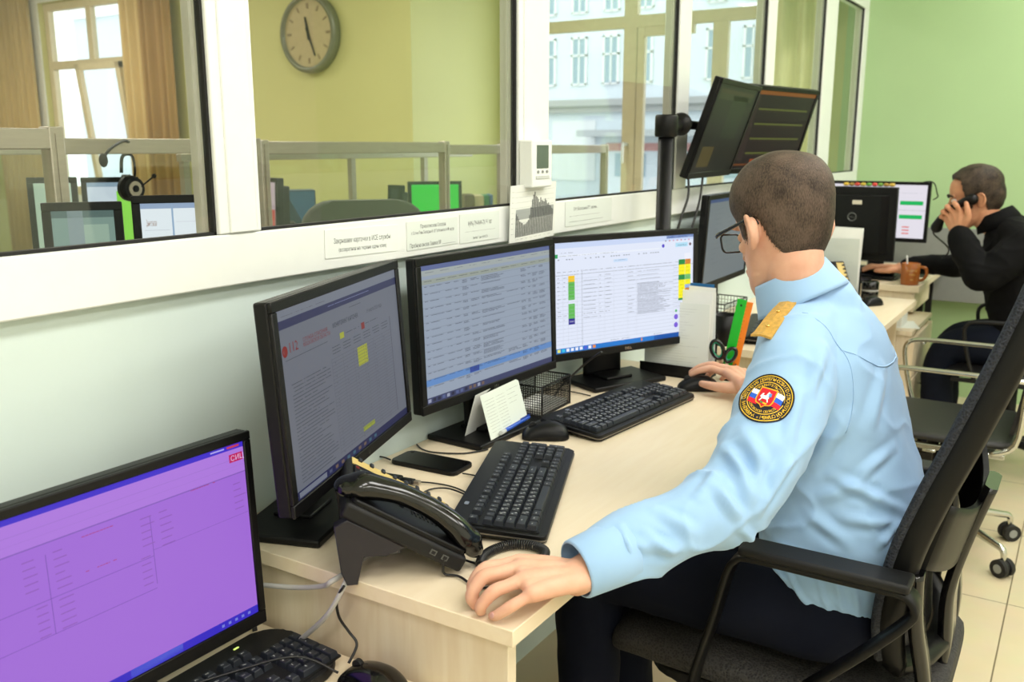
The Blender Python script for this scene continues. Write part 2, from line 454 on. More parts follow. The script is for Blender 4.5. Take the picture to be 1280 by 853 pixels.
# window 7: wide window on the end wall
def bars(name, x, rects, mat, d=.06):
    b = NB()
    for i, (y0, y1, z0, z1) in enumerate(rects): box2(b, (x+.0012*i, y0+.0007*i, z0+.0007*i), (x+d-.0012*i, y1-.0007*i, z1-.0007*i), bev=.003)
    return tag(obj(name, b, mat), kind='structure')
w = bars('window_7', XE+.04, [(1.74, 3.40, .9, .98), (1.74, 3.40, 2.38, 2.45), (1.74, 1.82, .9, 2.45), (3.32, 3.40, .9, 2.45), (1.8, 3.35, 2.13, 2.21),
                              (2.605, 2.705, .95, 2.4), (2.0, 2.105, .95, 2.15), (2.55, 2.61, .95, 2.14), (2.22, 2.60, 2.07, 2.14)], M['tan'])
b = NB(); box2(b, (XE+.065, 1.8, .96), (XE+.071, 3.34, 2.4)); obj('pane', b, M['glass'], w)
b = NB(); cyl(b, (XE+.04, 2.66, 1.4), (XE, 2.66, 1.4), .012); tube(b, [(XE, 2.66, 1.4), (XE-.02, 2.66, 1.4), (XE-.022, 2.66, 1.28)], .009, sub=2); obj('handle', b, M['frame'], w)
# window 8: smaller window on the clock wall, one sash tilted
bars('trim_11', XC-.012, [(6.20, 6.28, .92, 2.60), (7.45, 7.60, .92, 2.60), (6.2, 7.6, 2.52, 2.60), (6.2, 7.6, .92, 1.0)], M['frame'], .012)
w = bars('window_8', XC+.04, [(6.28, 7.45, 1.0, 1.06), (6.28, 7.45, 2.46, 2.52), (6.28, 6.34, 1.0, 2.52), (7.39, 7.45, 1.0, 2.52), (6.3, 7.42, 2.0, 2.07), (6.83, 6.90, 2.02, 2.5)], M['tan'])
b = NB(); box2(b, (XC+.06, 6.3, 1.03), (XC+.066, 7.42, 2.5)); obj('pane', b, M['glass'], w)
s = NB()
for a, c in (((0, 0, 0), (.04, .55, .05)), ((0, 0, .93), (.04, .55, .98)), ((0, 0, 0), (.04, .05, .98)), ((0, .5, 0), (.04, .55, .98))): box2(s, a, c, bev=.003)
obj('sash', s, M['tan'], w, loc=(XC+.0, 6.33, 1.04), rot=(0, R(-6), 0))

def curtain(name, x, y0, y1, z0, z1, mat, amp=.028, pitch=.085, label='', ph=0.):
    b = NB(); n = int((y1-y0)/.008); fr = []; bk = []
    for i in range(n+1):
        y = y0+(y1-y0)*i/n; t = y/pitch*2*PI+ph
        dx = amp*math.sin(t+.7*math.sin(t*.37))+.012*math.sin(t*.31)
        fr.append((x+dx, y)); bk.append((x+dx+.003, y))
    prism(b, fr+bk[::-1], z0, z1, smooth=True)
    return tag(obj(name, b, mat), label, 'curtain', 'curtains of the room behind the glass')
curtain('curtain', XC-.08, 7.46, 8.05, .3, 2.75, M['curtain'], label='sand coloured curtain at the left edge of the photo, left of the small window')
curtain('curtain', XC-.08, 6.06, 6.30, .3, 2.75, M['curtain'], label='sand coloured curtain hanging just right of the small window', ph=1.)
curtain('curtain', XC-.10, 5.72, 6.05, .3, 2.75, M['brown'], label='brown curtain beside the sand one, right of the small window')
curtain('curtain', XE-.10, 1.33, 1.73, .3, 2.75, M['curtain2'], label='pale yellow-green curtain behind the two farthest panes', pitch=.11)

# clock
t = thing('wall_clock', 'large round wall clock with grey rim and beige dial', 'clock', (XC, 4.42, 2.10))
b = NB(); prof = [(0, 0), (.235, 0), (.246, .012), (.246, .05), (.235, .066), (.214, .068), (.209, .045), (0, .045)]
lathe(b, prof[1:-1], n=56); obj('rim', b, pm('grey_clock_rim', (120, 122, 104), .35, .3), t, rot=(0, R(-90), 0))
b = NB(); cyl(b, (0, 0, .03), (0, 0, .046), .212, n=56); obj('dial', b, pm('beige_dial', (186, 170, 128), .5), t, rot=(0, R(-90), 0))
hm_ = pm('brown_marks', (140, 122, 88), .5)
for k in range(12):
    b = NB(); box(b, (0, .17, .048), (.010 if k % 3 else .016, .034, .003), M=RZ(R(30*k))); obj('hour_mark', b, hm_, t, rot=(0, R(-90), 0))
def hand(name, ang, ln, w):
    b = NB(); prism(b, [(-w, -.04), (w, -.04), (w*.5, ln), (-w*.5, ln)], .050, .053, M=RZ(ang)); return obj(name, b, M['blackm'], t, rot=(0, R(-90), 0))
# after the turn local +Y stays world +Y (left in the picture) and local +X points up
hand('minute_hand', R(111), .150, .009); hand('hour_hand', R(-78), .105, .012)

# glazed desk screens: posts, rails and panes
def rail(name, x0, x1, y, z, zb, posts_, label, mat=M['alu'], w=.034, h=.042):
    t = thing(name, label, 'partition', (x0, y, 0), group='glazed screens between the desks behind the window')
    b = NB(); box2(b, (0, -w/2, z-h), (x1-x0, w/2, z), bev=.003); obj('rail', b, mat, t)
    for px in posts_:
        b = NB(); box2(b, (px-x0-.017, -w/2-.001, 0), (px-x0+.017, w/2+.001, z+.004), bev=.003)
        box2(b, (px-x0-.004, -w/2-.003, .02), (px-x0+.004, -w/2, z-.01)); obj('post', b, mat, t)
    b = NB(); box2(b, (0.02, -.003, zb), (x1-x0, .003, z-h)); obj('pane', b, M['glass2'], t)
    return t
rail('desk_screen', -.6, 1.155, 1.84, 1.425, .76, [-.55, .62, 1.138], 'nearest glazed desk screen, aluminium rail, at the left edge of the photo')
rail('desk_screen', 1.19, 2.12, 2.30, 1.41, .76, [1.21, 2.10], 'glazed desk screen with aluminium rail behind the hanging headset')
rail('desk_screen', 2.15, 3.20, 2.34, 1.405, .76, [2.17, 3.18], 'glazed desk screen under the wall clock, between two posts')
rail('desk_screen', 3.24, 3.74, 2.40, 1.395, .76, [3.72], 'short glazed desk screen right of the green monitor')
rail('desk_screen', 3.80, 4.62, 2.30, 1.395, .76, [4.60], 'glazed desk screen in front of the wide window')
t = thing('desk_screen', 'far glazed desk screen of thin aluminium posts below the clock', 'partition', (2.4, 3.05, 0), group='glazed screens between the desks behind the window')
b = NB(); box2(b, (0, -.015, 1.33), (2., .015, 1.36), bev=.003); obj('rail', b, M['alu'], t)
for dx in (.01, .30, .98, 1.55): b = NB(); box2(b, (dx, -.013, 0), (dx+.03, .013, 1.335)); obj('post', b, M['alu'], t)

# what stands outside
def facade():
    t = thing('building', 'pale blue building with tall windows outside the wide window', 'building', (34, 16, -4))
    b = NB(); box2(b, (0, -14, 0), (1, 14, 20)); wm = pm('pale_blue_render', (222, 232, 238), .8, var=.04, scale=.6); obj('wall', b, wm, t)
    b = NB(); box2(b, (-.5, -14, 6.95), (0, 14, 7.2)); box2(b, (-.3, -14, 6.7), (0, 14, 6.95)); obj('cornice', b, pm('grey_cornice', (176, 178, 176), .8), t)
    gm = pm('dark_window_glass', (150, 176, 190), .15)
    for z in (7.85, 10.6):
        for k in range(9):
            y = -4.9+1.42*k
            b = NB(); box2(b, (-.03, y-.3, z), (0, y+.3, z+1.75)); w = obj('window', b, gm, t)
            b = NB()
            for a, c in ((-.36, -.27), (-.03, .03), (.27, .36)): box2(b, (-.08, y+a, z-.05), (-.03, y+c, z+1.8))
            for a, c in ((-.08, 0), (1.05, 1.12), (1.72, 1.8)): box2(b, (-.08, y-.36, z+a), (-.03, y+.36, z+c))
            obj('window_frame', b, M['frame'], w)
    b = NB(); box2(b, (-1.3, -8, 5.75), (0, 1.6, 6.0)); obj('canopy', b, pm('grey_canopy', (186, 192, 192), .7), t)
    b = NB(); box2(b, (-.06, -8, 5.2), (0, .9, 5.5)); obj('sign_band', b, pm('faded_red_band', (206, 150, 146), .7), t)
    for y in (-6.5, -4.6, -2.7, -.8): b = NB(); box2(b, (-.05, y, 4.2), (0, y+1.3, 5.1)); obj('shop_window', b, gm, t)
    b = NB(); box2(b, (-.05, 1.4, 4), (0, 3.4, 6.4)); obj('gate', b, pm('white_gate', (236, 240, 240), .6), t)
facade()
def brick():
    m, nt, bs = nodes('pale_blue_bricks'); br = nt.nodes.new('ShaderNodeTexBrick'); tc = nt.nodes.new('ShaderNodeTexCoord'); mp = nt.nodes.new('ShaderNodeMapping')
    mp.inputs['Rotation'].default_value = (R(90), 0, R(90))
    nt.links.new(tc.outputs['Object'], mp.inputs['Vector']); nt.links.new(mp.outputs['Vector'], br.inputs['Vector'])
    br.inputs['Scale'].default_value = 1; br.inputs['Brick Width'].default_value = .36; br.inputs['Row Height'].default_value = .12; br.inputs['Mortar Size'].default_value = .012
    br.inputs['Color1'].default_value = (*lin((176, 196, 208)), 1); br.inputs['Color2'].default_value = (*lin((158, 180, 194)), 1); br.inputs['Mortar'].default_value = (*lin((205, 216, 222)), 1)
    nt.links.new(br.outputs['Color'], bs.inputs['Base Color']); bs.inputs['Roughness'].default_value = .85
    return m
t = thing('building', 'pale brick building with white bands outside the small window', 'building', (10, 12, -4))
b = NB(); box2(b, (0, -4.5, 0), (1, 3.2, 12)); obj('wall', b, brick(), t)
b = NB(); box2(b, (-.08, -4.5, 7.5), (0, 3.2, 7.8)); obj('band', b, M['frame'], t)
b = NB(); box2(b, (5.9, -30, -4.3), (60, 60, -4)); struct('ground', b, pm('asphalt', (150, 152, 152), .9))

# ================================================================ light
w = bpy.data.worlds.new('overcast_sky'); SC.world = w; w.use_nodes = True
bg = w.node_tree.nodes['Background']; bg.inputs['Color'].default_value = (.93, .96, 1, 1); bg.inputs['Strength'].default_value = 2.2
def area(loc, sx, sy, e, col=(1, .97, .93)):
    l = bpy.data.lights.new('lamp_light', 'AREA'); l.shape = 'RECTANGLE'; l.size = sx; l.size_y = sy; l.energy = e; l.color = col
    o = bpy.data.objects.new('lamp_light', l); COL.objects.link(o); o.location = loc; return o
lm = lamp_mat('lamp_diffuser', (255, 250, 240), 3.)
def ceiling_lamp(x, y, e, label, col=(1, .985, .95), sx=1.2, sy=.6):
    t = thing('ceiling_light', label, 'light', (x, y, 2.9), group='recessed ceiling lamps')
    b = NB(); box2(b, (-sx/2, -sy/2, -.03), (sx/2, sy/2, 0), bev=.004); obj('frame', b, M['frame'], t)
    b = NB(); box2(b, (-sx/2+.03, -sy/2+.03, -.034), (sx/2-.03, sy/2-.03, -.03)); obj('diffuser', b, lm, t)
    a = area((x, y, 2.858), sx-.1, sy-.1, e, col)
LE = 17
for i, (x, y) in enumerate(((-1.1, -.35), (.5, -.35), (2.1, -.35), (3.7, -.35), (5.0, -.35), (-1.1, -2.0), (.5, -2.0), (2.1, -2.0), (3.7, -2.0))):  # out of view; rear ones added for more light on the window wall
    ceiling_lamp(x, y, LE, 'unseen recessed ceiling lamp, placed to light the near room')
for x, y in ((.8, 3.2), (3.0, 3.0), (.8, 6.0), (3.0, 6.0)):
    ceiling_lamp(x, y, 24, 'recessed ceiling lamp of the room behind the glass', col=(1, .96, .86))
area((XE-.02, 2.55, 1.7), 1.5, 1.5, 14, (.85, .93, 1)).rotation_euler = (0, R(90), 0)
# a pixel of the 1280x853 photograph as a point on the plane x, y or z = value
def _ray(px, py): return cF*FPX+cR*(px-640)+cU*(426.5-py)
def at_z(px, py, z): d = _ray(px, py); return V((0, 0, CAMH))+d*((z-CAMH)/d.z)
def at_y(px, py, y): d = _ray(px, py); return V((0, 0, CAMH))+d*(y/d.y)
def at_x(px, py, x): d = _ray(px, py); return V((0, 0, CAMH))+d*(x/d.x)
# ================================================================ desks
t = thing('office_desk', 'pale maple desk in front, with the keyboards, phone and three monitors', 'desk', (1.74, .9, 0))
X0, X1, Y0, Y1 = .955, 2.50, .60, 1.204
b = NB(); box2(b, (X0-1.74, Y0-.9, .725), (X1-1.74, Y1-.9, .75), bev=.0015); obj('desktop', b, M['wood'], t)
for x in (X0+.022, X1-.045):
    b = NB(); box2(b, (x-1.74, Y0+.022-.9, 0), (x+.022-1.74, Y1-.005-.9, .7248), bev=.0008); obj('side_panel', b, M['woodv'], t)
b = NB(); box2(b, (X0+.045-1.74, Y1-.1-.9, .25), (X1-.046-1.74, Y1-.08-.9, .7248)); obj('back_panel', b, M['woodv'], t)

t = thing('office_desk', 'lower pale maple desk at the near left under the purple monitor', 'desk', (.1, .9, 0))
b = NB(); box2(b, (-1.0, -.14, .583), (.866, .304, .608), bev=.0015); obj('desktop', b, M['wood'], t)
for x in (-.95, .84): b = NB(); box2(b, (x, -.12, 0), (x+.02, .29, .5828)); obj('side_panel', b, M['woodv'], t)

t = thing('office_desk', 'middle maple desk behind the seated man, with a black mouse near its end', 'desk', (3.5, .9, 0))
b = NB(); box2(b, (-.67, -.30, .725), (.68, .304, .75), bev=.0015); obj('desktop', b, M['wood'], t)
for x in (-.62, .6): b = NB(); box2(b, (x, -.24, 0), (x+.022, .29, .7248)); obj('side_panel', b, M['woodv'], t)
b = NB(); box2(b, (-.598, .2, .2), (.6, .22, .7248)); obj('back_panel', b, M['woodv'], t)

t = thing('office_desk', 'farthest maple desk by the green wall, with an orange mug', 'desk', (5.0, .9, 0))
b = NB(); box2(b, (-.42, -.25, .72), (.46, .304, .75), bev=.0015); obj('desktop', b, M['wood'], t)
b = NB(); box2(b, (-.40, -.23, .625), (.06, .15, .7198), bev=.001); obj('drawer_box', b, M['woodv'], t)
b = NB(); box2(b, (.1, -.2, 0), (.13, -.17, .7198)); box2(b, (.40, -.2, 0), (.43, -.17, .7198)); box2(b, (.1, -.2, .06), (.43, -.17, .09)); obj('leg', b, M['blackm'], t)
b = NB(); box2(b, (-.34, .2, 0), (.4, .22, .7198)); obj('back_panel', b, M['woodv'], t)

t = thing('drawer_pedestal', 'maple drawer pedestal standing between the middle and farthest desks', 'cabinet', (4.36, .85, 0))
b = NB(); box2(b, (-.17, -.235, 0), (.36, .235, .59), bev=.001); box2(b, (-.18, -.245, .59), (.37, .245, .61), bev=.001); obj('body', b, M['woodv'], t)
for k in range(3):
    b = NB(); box2(b, (-.16, -.253, .03+.185*k), (.35, -.236, .205+.185*k), bev=.001); d = obj('drawer', b, M['woodv'], t)
    b = NB(); tube(b, [(.05, -.252, .15+.185*k), (.05, -.268, .15+.185*k), (.14, -.268, .15+.185*k), (.14, -.252, .15+.185*k)], .004, n=8); obj('handle', b, M['chrome'], d)
b = NB(); box2(b, (-.05, -.06, 0), (.09, .04, .055), bev=.004); tag(obj('note_block', b, M['paper'], loc=(4.30, .72, .611)), 'small white block of notes on top of the drawer pedestal', 'notes')
b = NB(); box(b, (0, 0, .001), (.18, .12, .002)); tag(obj('paper_sheet', b, M['paper'], loc=(4.33, .67, .6105), rot=(0, 0, .3)), 'white sheet lying on the drawer pedestal beside the note block', 'paper')
t = thing('desk_screen', 'grey laminate screen behind the farthest desk, against the green wall', 'partition', (5.53, .55, 0))
b = NB(); box2(b, (-.015, -.65, .55), (.015, .62, .95), bev=.003); obj('panel', b, M['greyp'], t)
for y in (-.62, .5): b = NB(); box2(b, (-.01, y, 0), (.01, y+.04, .5499)); obj('leg', b, M['alu'], t)

# ================================================================ monitors
SMAT = {}
def screen_mat(s):
    if s not in SMAT: SMAT[s] = emat('lit_screen', s, .35)
    return SMAT[s]
def monitor(label, cx, cy, cz, yaw, tilt, W=.508, H=.32, sheet=None, strength=1., desk=.75, bez=.016, bot=.02, thick=.05, stand=True,
            base=(.25, .16), ny=.055, logo=None, back=False, name='monitor', edge='black', group=None, basey=.04, roll=0., wide=False):
    """front face centre (cx,cy,cz); yaw is the direction its face looks, tilt raises the gaze"""
    rz = R(yaw)+PI/2; rc = T(cx, cy, cz) @ RZ(rz)
    off = V((0, .045, 0)); ro = RZ(rz) @ off
    loc = V((cx+ro.x, cy+ro.y, desk if stand else cz))
    t = thing(name, label, 'monitor', loc, rz, group)
    P = T(0, -.045, cz-loc.z) @ RX(-R(tilt)) @ RY(R(roll))     # panel frame: -Y looks out of the screen, origin at the face centre
    b = NB()
    # shell: bezel ring plus deep back
    out = rrect(W, H, .006, 3)
    box2(b, (-W/2, .001, -H/2), (W/2, .024, H/2), M=P, bev=.004)
    prism(b, [(-W*.42, .022), (W*.42, .022), (W*.33, thick), (-W*.33, thick)], -H*.40, H*.40, M=P, bev=.004)
    obj('housing', b, M[edge], t)
    b = NB()
    iw, ih0, ih1 = W/2-bez, -H/2+bot, H/2-bez
    for a, c in (((-W/2, 0, ih1), (W/2, 0, H/2)), ((-W/2, 0, -H/2), (W/2, 0, ih0)), ((-W/2, 0, ih0), (-iw, 0, ih1)), ((iw, 0, ih0), (W/2, 0, ih1))):
        box2(b, (a[0], -.005, a[2]), (c[0], .002, c[2]), M=P, bev=.0015, seg=1)
    obj('bezel', b, M[edge], t)
    if sheet is not None:
        sh = Sheet(2*iw, ih1-ih0, sheet[0]); sheet[1](sh); me = sh.mesh('screen')
        me.transform(P @ T(-iw, -.0015, ih0)); obj('screen', me, screen_mat(strength), t)
    else:
        b = NB(); box2(b, (-iw, -.0015, ih0), (iw, .0005, ih1), M=P); obj('screen', b, M['gloss'], t)
    if logo:
        vs, fs, w = text_geo(logo[0]); k = logo[1]
        b = NB(); vv = [b.verts.new(P @ V((x*k-w*k/2+logo[2], -.0056, y*k-H/2+bot*.5-k*.36))) for x, y in vs]
        for f in fs:
            try: b.faces.new([vv[i] for i in f])
            except ValueError: pass
        obj('brand_mark', b, M['chrome'], t)
    if stand:
        hz = cz-desk
        b = NB(); top = P @ V((0, thick, -.02))
        strap(b, [(0, ny, .012), (0, ny+.003, hz*.35), (0, ny+.004, hz*.7), (0, top.y+.006, top.z)], .082 if not wide else .13, .022, side=(1, 0, 0), sub=4)
        obj('neck', b, M['black'], t)
        b = NB(); box(b, (0, basey, .007), (base[0], base[1], .014), bev=.004); box(b, (0, basey+.01, .017), (.09, .07, .008), bev=.003); obj('base', b, M['black'], t)
    return t, P

rs = random.Random(3)
GREY = (120, 124, 134)
def win_bar(s, c=(30, 40, 110)):
    s.next(); s.rect(0, 0, 1, .035, c)
# --- A: purple
def scrA(s):
    s.next(); s.rect(0, 0, 1, .03, (62, 40, 205)); s.rect(0, .03, 1, .17, (176, 122, 226)); s.rect(0, .955, 1, 1, (52, 36, 196))
    s.rect(.55, .956, .72, .999, (84, 96, 214)); s.next()
    s.rect(0, .165, 1, .171, (134, 92, 190)); s.rect(0, .085, 1, .087, (150, 108, 205)); s.rect(0, .125, 1, .126, (150, 108, 205))
    # thin darker purple lines divide the page
    s.rect(.0, .43, .66, .433, (128, 84, 186)); s.rect(0, .60, .66, .603, (128, 84, 186)); s.rect(.66, .40, 1, .402, (128, 84, 186))
    s.rect(.36, .22, .362, .60, (128, 84, 186)); s.rect(.66, .22, .662, .58, (128, 84, 186))
    s.rect(.945, .055, .995, .10, (196, 18, 96)); s.next(); s.text(.95, .092, .011, 'СИЦ', (230, 190, 230))
    for u, v in ((.10, .22), (.46, .2), (.80, .17), (.12, .47), (.46, .37)):
        s.words(u, v, u+.09, .0022, (176, 60, 130), .95, rs)
    for u in (.30, .63, .95):
        for k in range(5): s.rect(u, .22+.035*k, u+rs.uniform(.02, .045), .222+.035*k+.003, (146, 92, 190))
    for u in (.38, .69):
        for k in range(6): s.rect(u, .22+.035*k, u+rs.uniform(.025, .05), .222+.035*k+.003, (146, 92, 190))
    for k in range(5): s.rect(.32, .45+.035*k, .35, .455+.035*k, (146, 92, 190)); s.rect(.38, .45+.035*k, .42, .455+.035*k, (146, 92, 190)); s.rect(.62, .42+.035*k, .65, .425+.035*k, (146, 92, 190))
    for k in range(5): s.rect(.86+.025*k, .97, .87+.025*k, .985, (120, 130, 220))
    s.rect(.94, .008, .985, .02, (200, 60, 90)); s.rect(.88, .01, .93, .018, (180, 170, 240))
monitor('large black monitor with a purple screen in the near left corner', .64, 1.025, .826, -91.3, 2.5, .508, .305, ((164, 108, 220), scrA), .92, desk=.608,
        logo=('AOC', .013, 0), bez=.013, bot=.021, base=(.22, .15), basey=.07, thick=.045)
# --- B: 112 table
def scrB(s):
    s.next(); s.rect(0, 0, 1, .055, (128, 134, 148)); s.rect(0, .055, 1, .10, (46, 50, 92)); s.rect(0, .955, 1, 1, (36, 40, 84)); s.next()
    s.words(.03, .035, .35, .0015, (80, 84, 96), .8, rs); s.words(.36, .072, .72, .0022, (140, 146, 190), .95, rs); s.words(.52, .125, .64, .0022, (60, 62, 72), .9, rs)
    s.disc(.032, .215, .0085, (140, 24, 24)); s.next(); s.text(.012+.01, .222, .007, '(', (130, 134, 146)); s.text(.055, .23, .021, '112', (140, 24, 24)); 
    s.text(.155, .205, .0085, 'СЛУЖБА СПАСЕНИЯ', (132, 34, 34), wmax=.20); s.text(.155, .232, .0085, 'МОСКОВСКОЙ ОБЛАСТИ', (132, 34, 34), wmax=.20)
    s.text(.38, .205, .0105, 'МОНИТОРИНГ КАРТОЧЕК', (40, 42, 52), wmax=.22); s.text(.68, .205, .0095, '19 марта 2023 года', (66, 68, 78), wmax=.15)
    s.words(.03, .262, .33, .002, (60, 62, 72), .95, rs)
    s.rect(.43, .25, .465, .285, (176, 182, 50)); s.rect(.62, .25, .65, .29, (140, 44, 40)); s.words(.48, .262, .6, .0022, (60, 62, 72), .9, rs); s.words(.66, .262, .78, .0022, (60, 62, 72), .9, rs)
    for k in range(6):
        for j in range(3): s.words(.36+.09*k, .31+.018*j, .425+.09*k, .0022, (36, 38, 48), .95, rs)
    s.rect(.565, .385, .655, .50, (178, 184, 52)); s.rect(.55, .875, .66, .905, (160, 172, 60)); s.next()
    s.rect(.345, .375, .90, .377, (92, 96, 106)); s.rect(.90, .29, .903, .93, (40, 44, 60))
    for k in range(28):
        v = .395+.0195*k
        s.rect(.345, v, .90, v+.0018, (86, 90, 102)); s.words(.05, v, rs.choice((.22, .28, .3, .33)), .0022, (40, 42, 52), .95, rs)
        for c in range(6): 
            if rs.random() < .5: s.rect(.37+.09*c, v+.006, .378+.09*c, v+.010, (84, 88, 98))
    for c in range(7): s.rect(.345+.0925*c, .375, .346+.0925*c, .93, (86, 90, 102))
    for k in range(9): s.rect(.24+.05*k, .968, .262+.05*k, .987, rs.choice(((84, 90, 120), (120, 100, 90), (70, 110, 130))))
    s.rect(.02, .963, .22, .992, (128, 134, 150))
monitor('black monitor on the desk showing the grey 112 table, behind the desk phone', 1.128, 1.031, 1.017, -71.1, 3.9, .508, .32, ((116, 121, 134), scrB), .68, logo=('hp', .010, .03), base=(.25, .155), basey=.045)
# --- C
def scrC(s):
    s.next(); s.rect(0, 0, 1, .035, (92, 104, 150)); s.rect(0, .955, 1, 1, (58, 64, 100)); s.rect(0, .035, 1, .075, (160, 168, 168)); s.rect(0, .10, 1, .135, (150, 158, 150)); s.next()
    for k in range(10): s.words(.03+.1*k, .05, .09+.1*k, .0016, (70, 74, 84), .8, rs)
    for k in range(12): s.words(.02+.08*k, .112, .08+.08*k, .002, (60, 64, 70), .9, rs)
    cols = [.02, .055, .16, .22, .28, .34, .42, .62, .74, .80, .84, .90, .97]
    for k in range(15):
        v = .15+.052*k; s.rect(0, v-.006, 1, v-.0035, (128, 138, 150))
        if k == 13: s.rect(0, v-.004, 1, v+.044, (96, 138, 196)); s.next(); s.rect(.31, v-.003, .38, v+.04, (48, 72, 150))
        for i, c in enumerate(cols[:-1]):
            nl = 1 if i in (0, 1, 2, 3) else rs.choice((1, 2, 3)); e = cols[i+1]-.012
            if i == 6 and rs.random() < .35: nl = 4
            if i == 7 and rs.random() < .5: continue
            for j in range(nl): s.words(c, v+.009*j, c+(e-c)*rs.uniform(.6, 1), .0021, (40, 44, 58), .97, rs)
    for k in range(13): s.rect(.01+.032*k, .965, .03+.032*k, .99, rs.choice(((150, 156, 180), (110, 90, 80), (84, 96, 140), (30, 34, 60))))
monitor('black monitor in the middle showing a bluish grey table', 1.673, 1.105, 1.012, -92.5, 2.2, .508, .32, ((148, 160, 178), scrC), .95, logo=('DELL', .0085, 0), base=(.25, .15), basey=-.03, ny=.0, thick=.036)
# --- D
def scrD(s):
    s.next(); s.rect(0, 0, 1, .05, (200, 214, 244)); s.rect(.79, 0, 1, .028, (44, 88, 160)); s.rect(0, .955, 1, 1, (30, 120, 205)); s.rect(.7, .955, 1, 1, (26, 66, 150))
    s.rect(0, .11, .74, .125, (232, 238, 250)); s.rect(.86, .075, .955, .115, (176, 222, 244)); s.next()
    s.disc(.765, .095, .005, (82, 70, 200)); s.disc(.975, .095, .004, (90, 50, 60)); s.text(.875, .105, .0055, 'Настройки Доступа', (30, 60, 110), wmax=.07)
    s.rect(.0, .10, .02, .135, (40, 160, 90))
    s.words(.03, .09, .12, .002, (90, 94, 110), .8, rs); s.words(.03, .118, .42, .0018, (100, 104, 116), .7, rs)
    for k in range(40): 
        if rs.random() < .7: s.rect(.02+.018*k, .148, .03+.018*k, .156, (130, 136, 150))
    for k in range(7): s.rect(.78+.03*k, .045, .788+.03*k, .055, rs.choice(((200, 70, 60), (80, 90, 160), (60, 60, 70), (210, 90, 140))))
    s.rect(.40, .185, .50, .21, (198, 220, 246)); s.next(); s.words(.41, .192, .49, .0018, (90, 110, 150), .9, rs)
    cols = [.01, .05, .085, .145, .185, .295, .335, .40, .50, .565, .845, .92, .97]
    for c in cols[1:]: s.rect(c, .25, c+.0012, .93, (196, 202, 216))
    s.rect(.178, .25, .1795, .95, (110, 114, 126)); s.rect(0, .29, 1, .2925, (90, 94, 106))
    for i, c in enumerate(cols[:-2]): s.words(c+.004, .26, cols[i+1]-.01, .0022, (66, 70, 84), .9, rs)
    for k in range(18): s.rect(0, .33+.0345*k, .975, .3318+.0345*k, (172, 180, 198))
    for k in range(11):
        v = .315+.0345*k*1.1
        for i in (0, 1, 4, 5, 6, 8):
            if rs.random() < .85: s.words(cols[i]+.005, v, cols[i+1]-rs.uniform(.008, .03), .0022, (60, 66, 82), .95, rs)
        for j in range(4 if 2 < k < 11 else 1): s.words(.572, v+.0095*j, .572+rs.uniform(.15, .27), .0019, (70, 76, 92), .97, rs)
        s.words(.85, v, .905, .0015, (90, 96, 110), .9, rs)
    g, y, dg = (96, 186, 84), (250, 240, 20), (24, 140, 66)
    for v0, v1, c in ((.30, .355, (244, 200, 24)), (.355, .52, g), (.555, .69, g), (.69, .745, (34, 26, 140))): s.rect(.087, v0, .13, v1, c)
    s.next()
    for k in range(5): s.words(.093, .375+.028*k, .122, .0016, (50, 110, 50), .9, rs)
    s.text(.094, .724, .005, 'Выход', (230, 230, 250), wmax=.03)
    s.rect(.93, .18, .98, .24, (235, 238, 250))
    blocks = [(.24, .29, dg, (214, 130, 40)), (.29, .39, y, y), (.39, .44, dg, (110, 190, 110)), (.44, .49, y, y), (.49, .525, y, (150, 175, 225)), (.525, .565, y, (206, 130, 40)), (.565, .62, y, y), (.62, .64, dg, y)]
    for v0, v1, a, c in blocks: s.rect(.885, v0, .935, v1, a); s.rect(.936, v0, .98, v1, c)
    s.next()
    for k in range(11): s.words(.895, .25+.034*k, .925, .0014, (90, 100, 40), .8, rs); s.words(.945, .25+.034*k, .97, .0014, (90, 100, 40), .8, rs)
    s.words(.9, .69, .96, .002, (200, 200, 60), .9, rs)
    for v in (.80, .88): s.disc(.868, v, .0075, (120, 90, 214)); s.words(.89, v-.02, .95, .0014, (120, 124, 140), .9, rs)
    s.disc(.868, .74, .004, (80, 180, 110))
    for k in range(12): s.rect(.01+.03*k if k < 9 else .6, .962, .03+.03*k if k < 9 else .61, .99, rs.choice(((240, 240, 250), (230, 140, 70), (60, 190, 230), (80, 90, 210), (230, 230, 120))))
    for u in (.38, .46, .70): s.rect(u, .936, u+.004, .945, (60, 64, 80)); s.words(u+.01, .938, u+.06, .0017, (90, 94, 110), .9, rs)
monitor('black monitor showing the bright spreadsheet with yellow and green cells', 2.224, 1.036, 1.006, -114.8, 2.3, .508, .32, ((224, 231, 248), scrD), 1.0, logo=('DELL', .0105, 0), base=(.25, .15), basey=.0, wide=True)
# --- E
def scrE(s):
    s.next(); s.rect(0, 0, 1, .04, (60, 84, 130)); s.next()
    for k in range(12): s.words(.15, .12+.06*k, .15+rs.uniform(.05, .2), .002, (90, 98, 104), .8, rs); s.words(.45, .12+.06*k, .5+rs.uniform(.05, .3), .002, (90, 98, 104), .8, rs)
monitor('black monitor partly hidden behind the seated man, grey page', 3.186, 1.098, 1.07, -88.4, -3.2, .508, .32, ((122, 132, 136), scrE), .75, base=(.22, .15), basey=-.03, ny=.0, thick=.036)
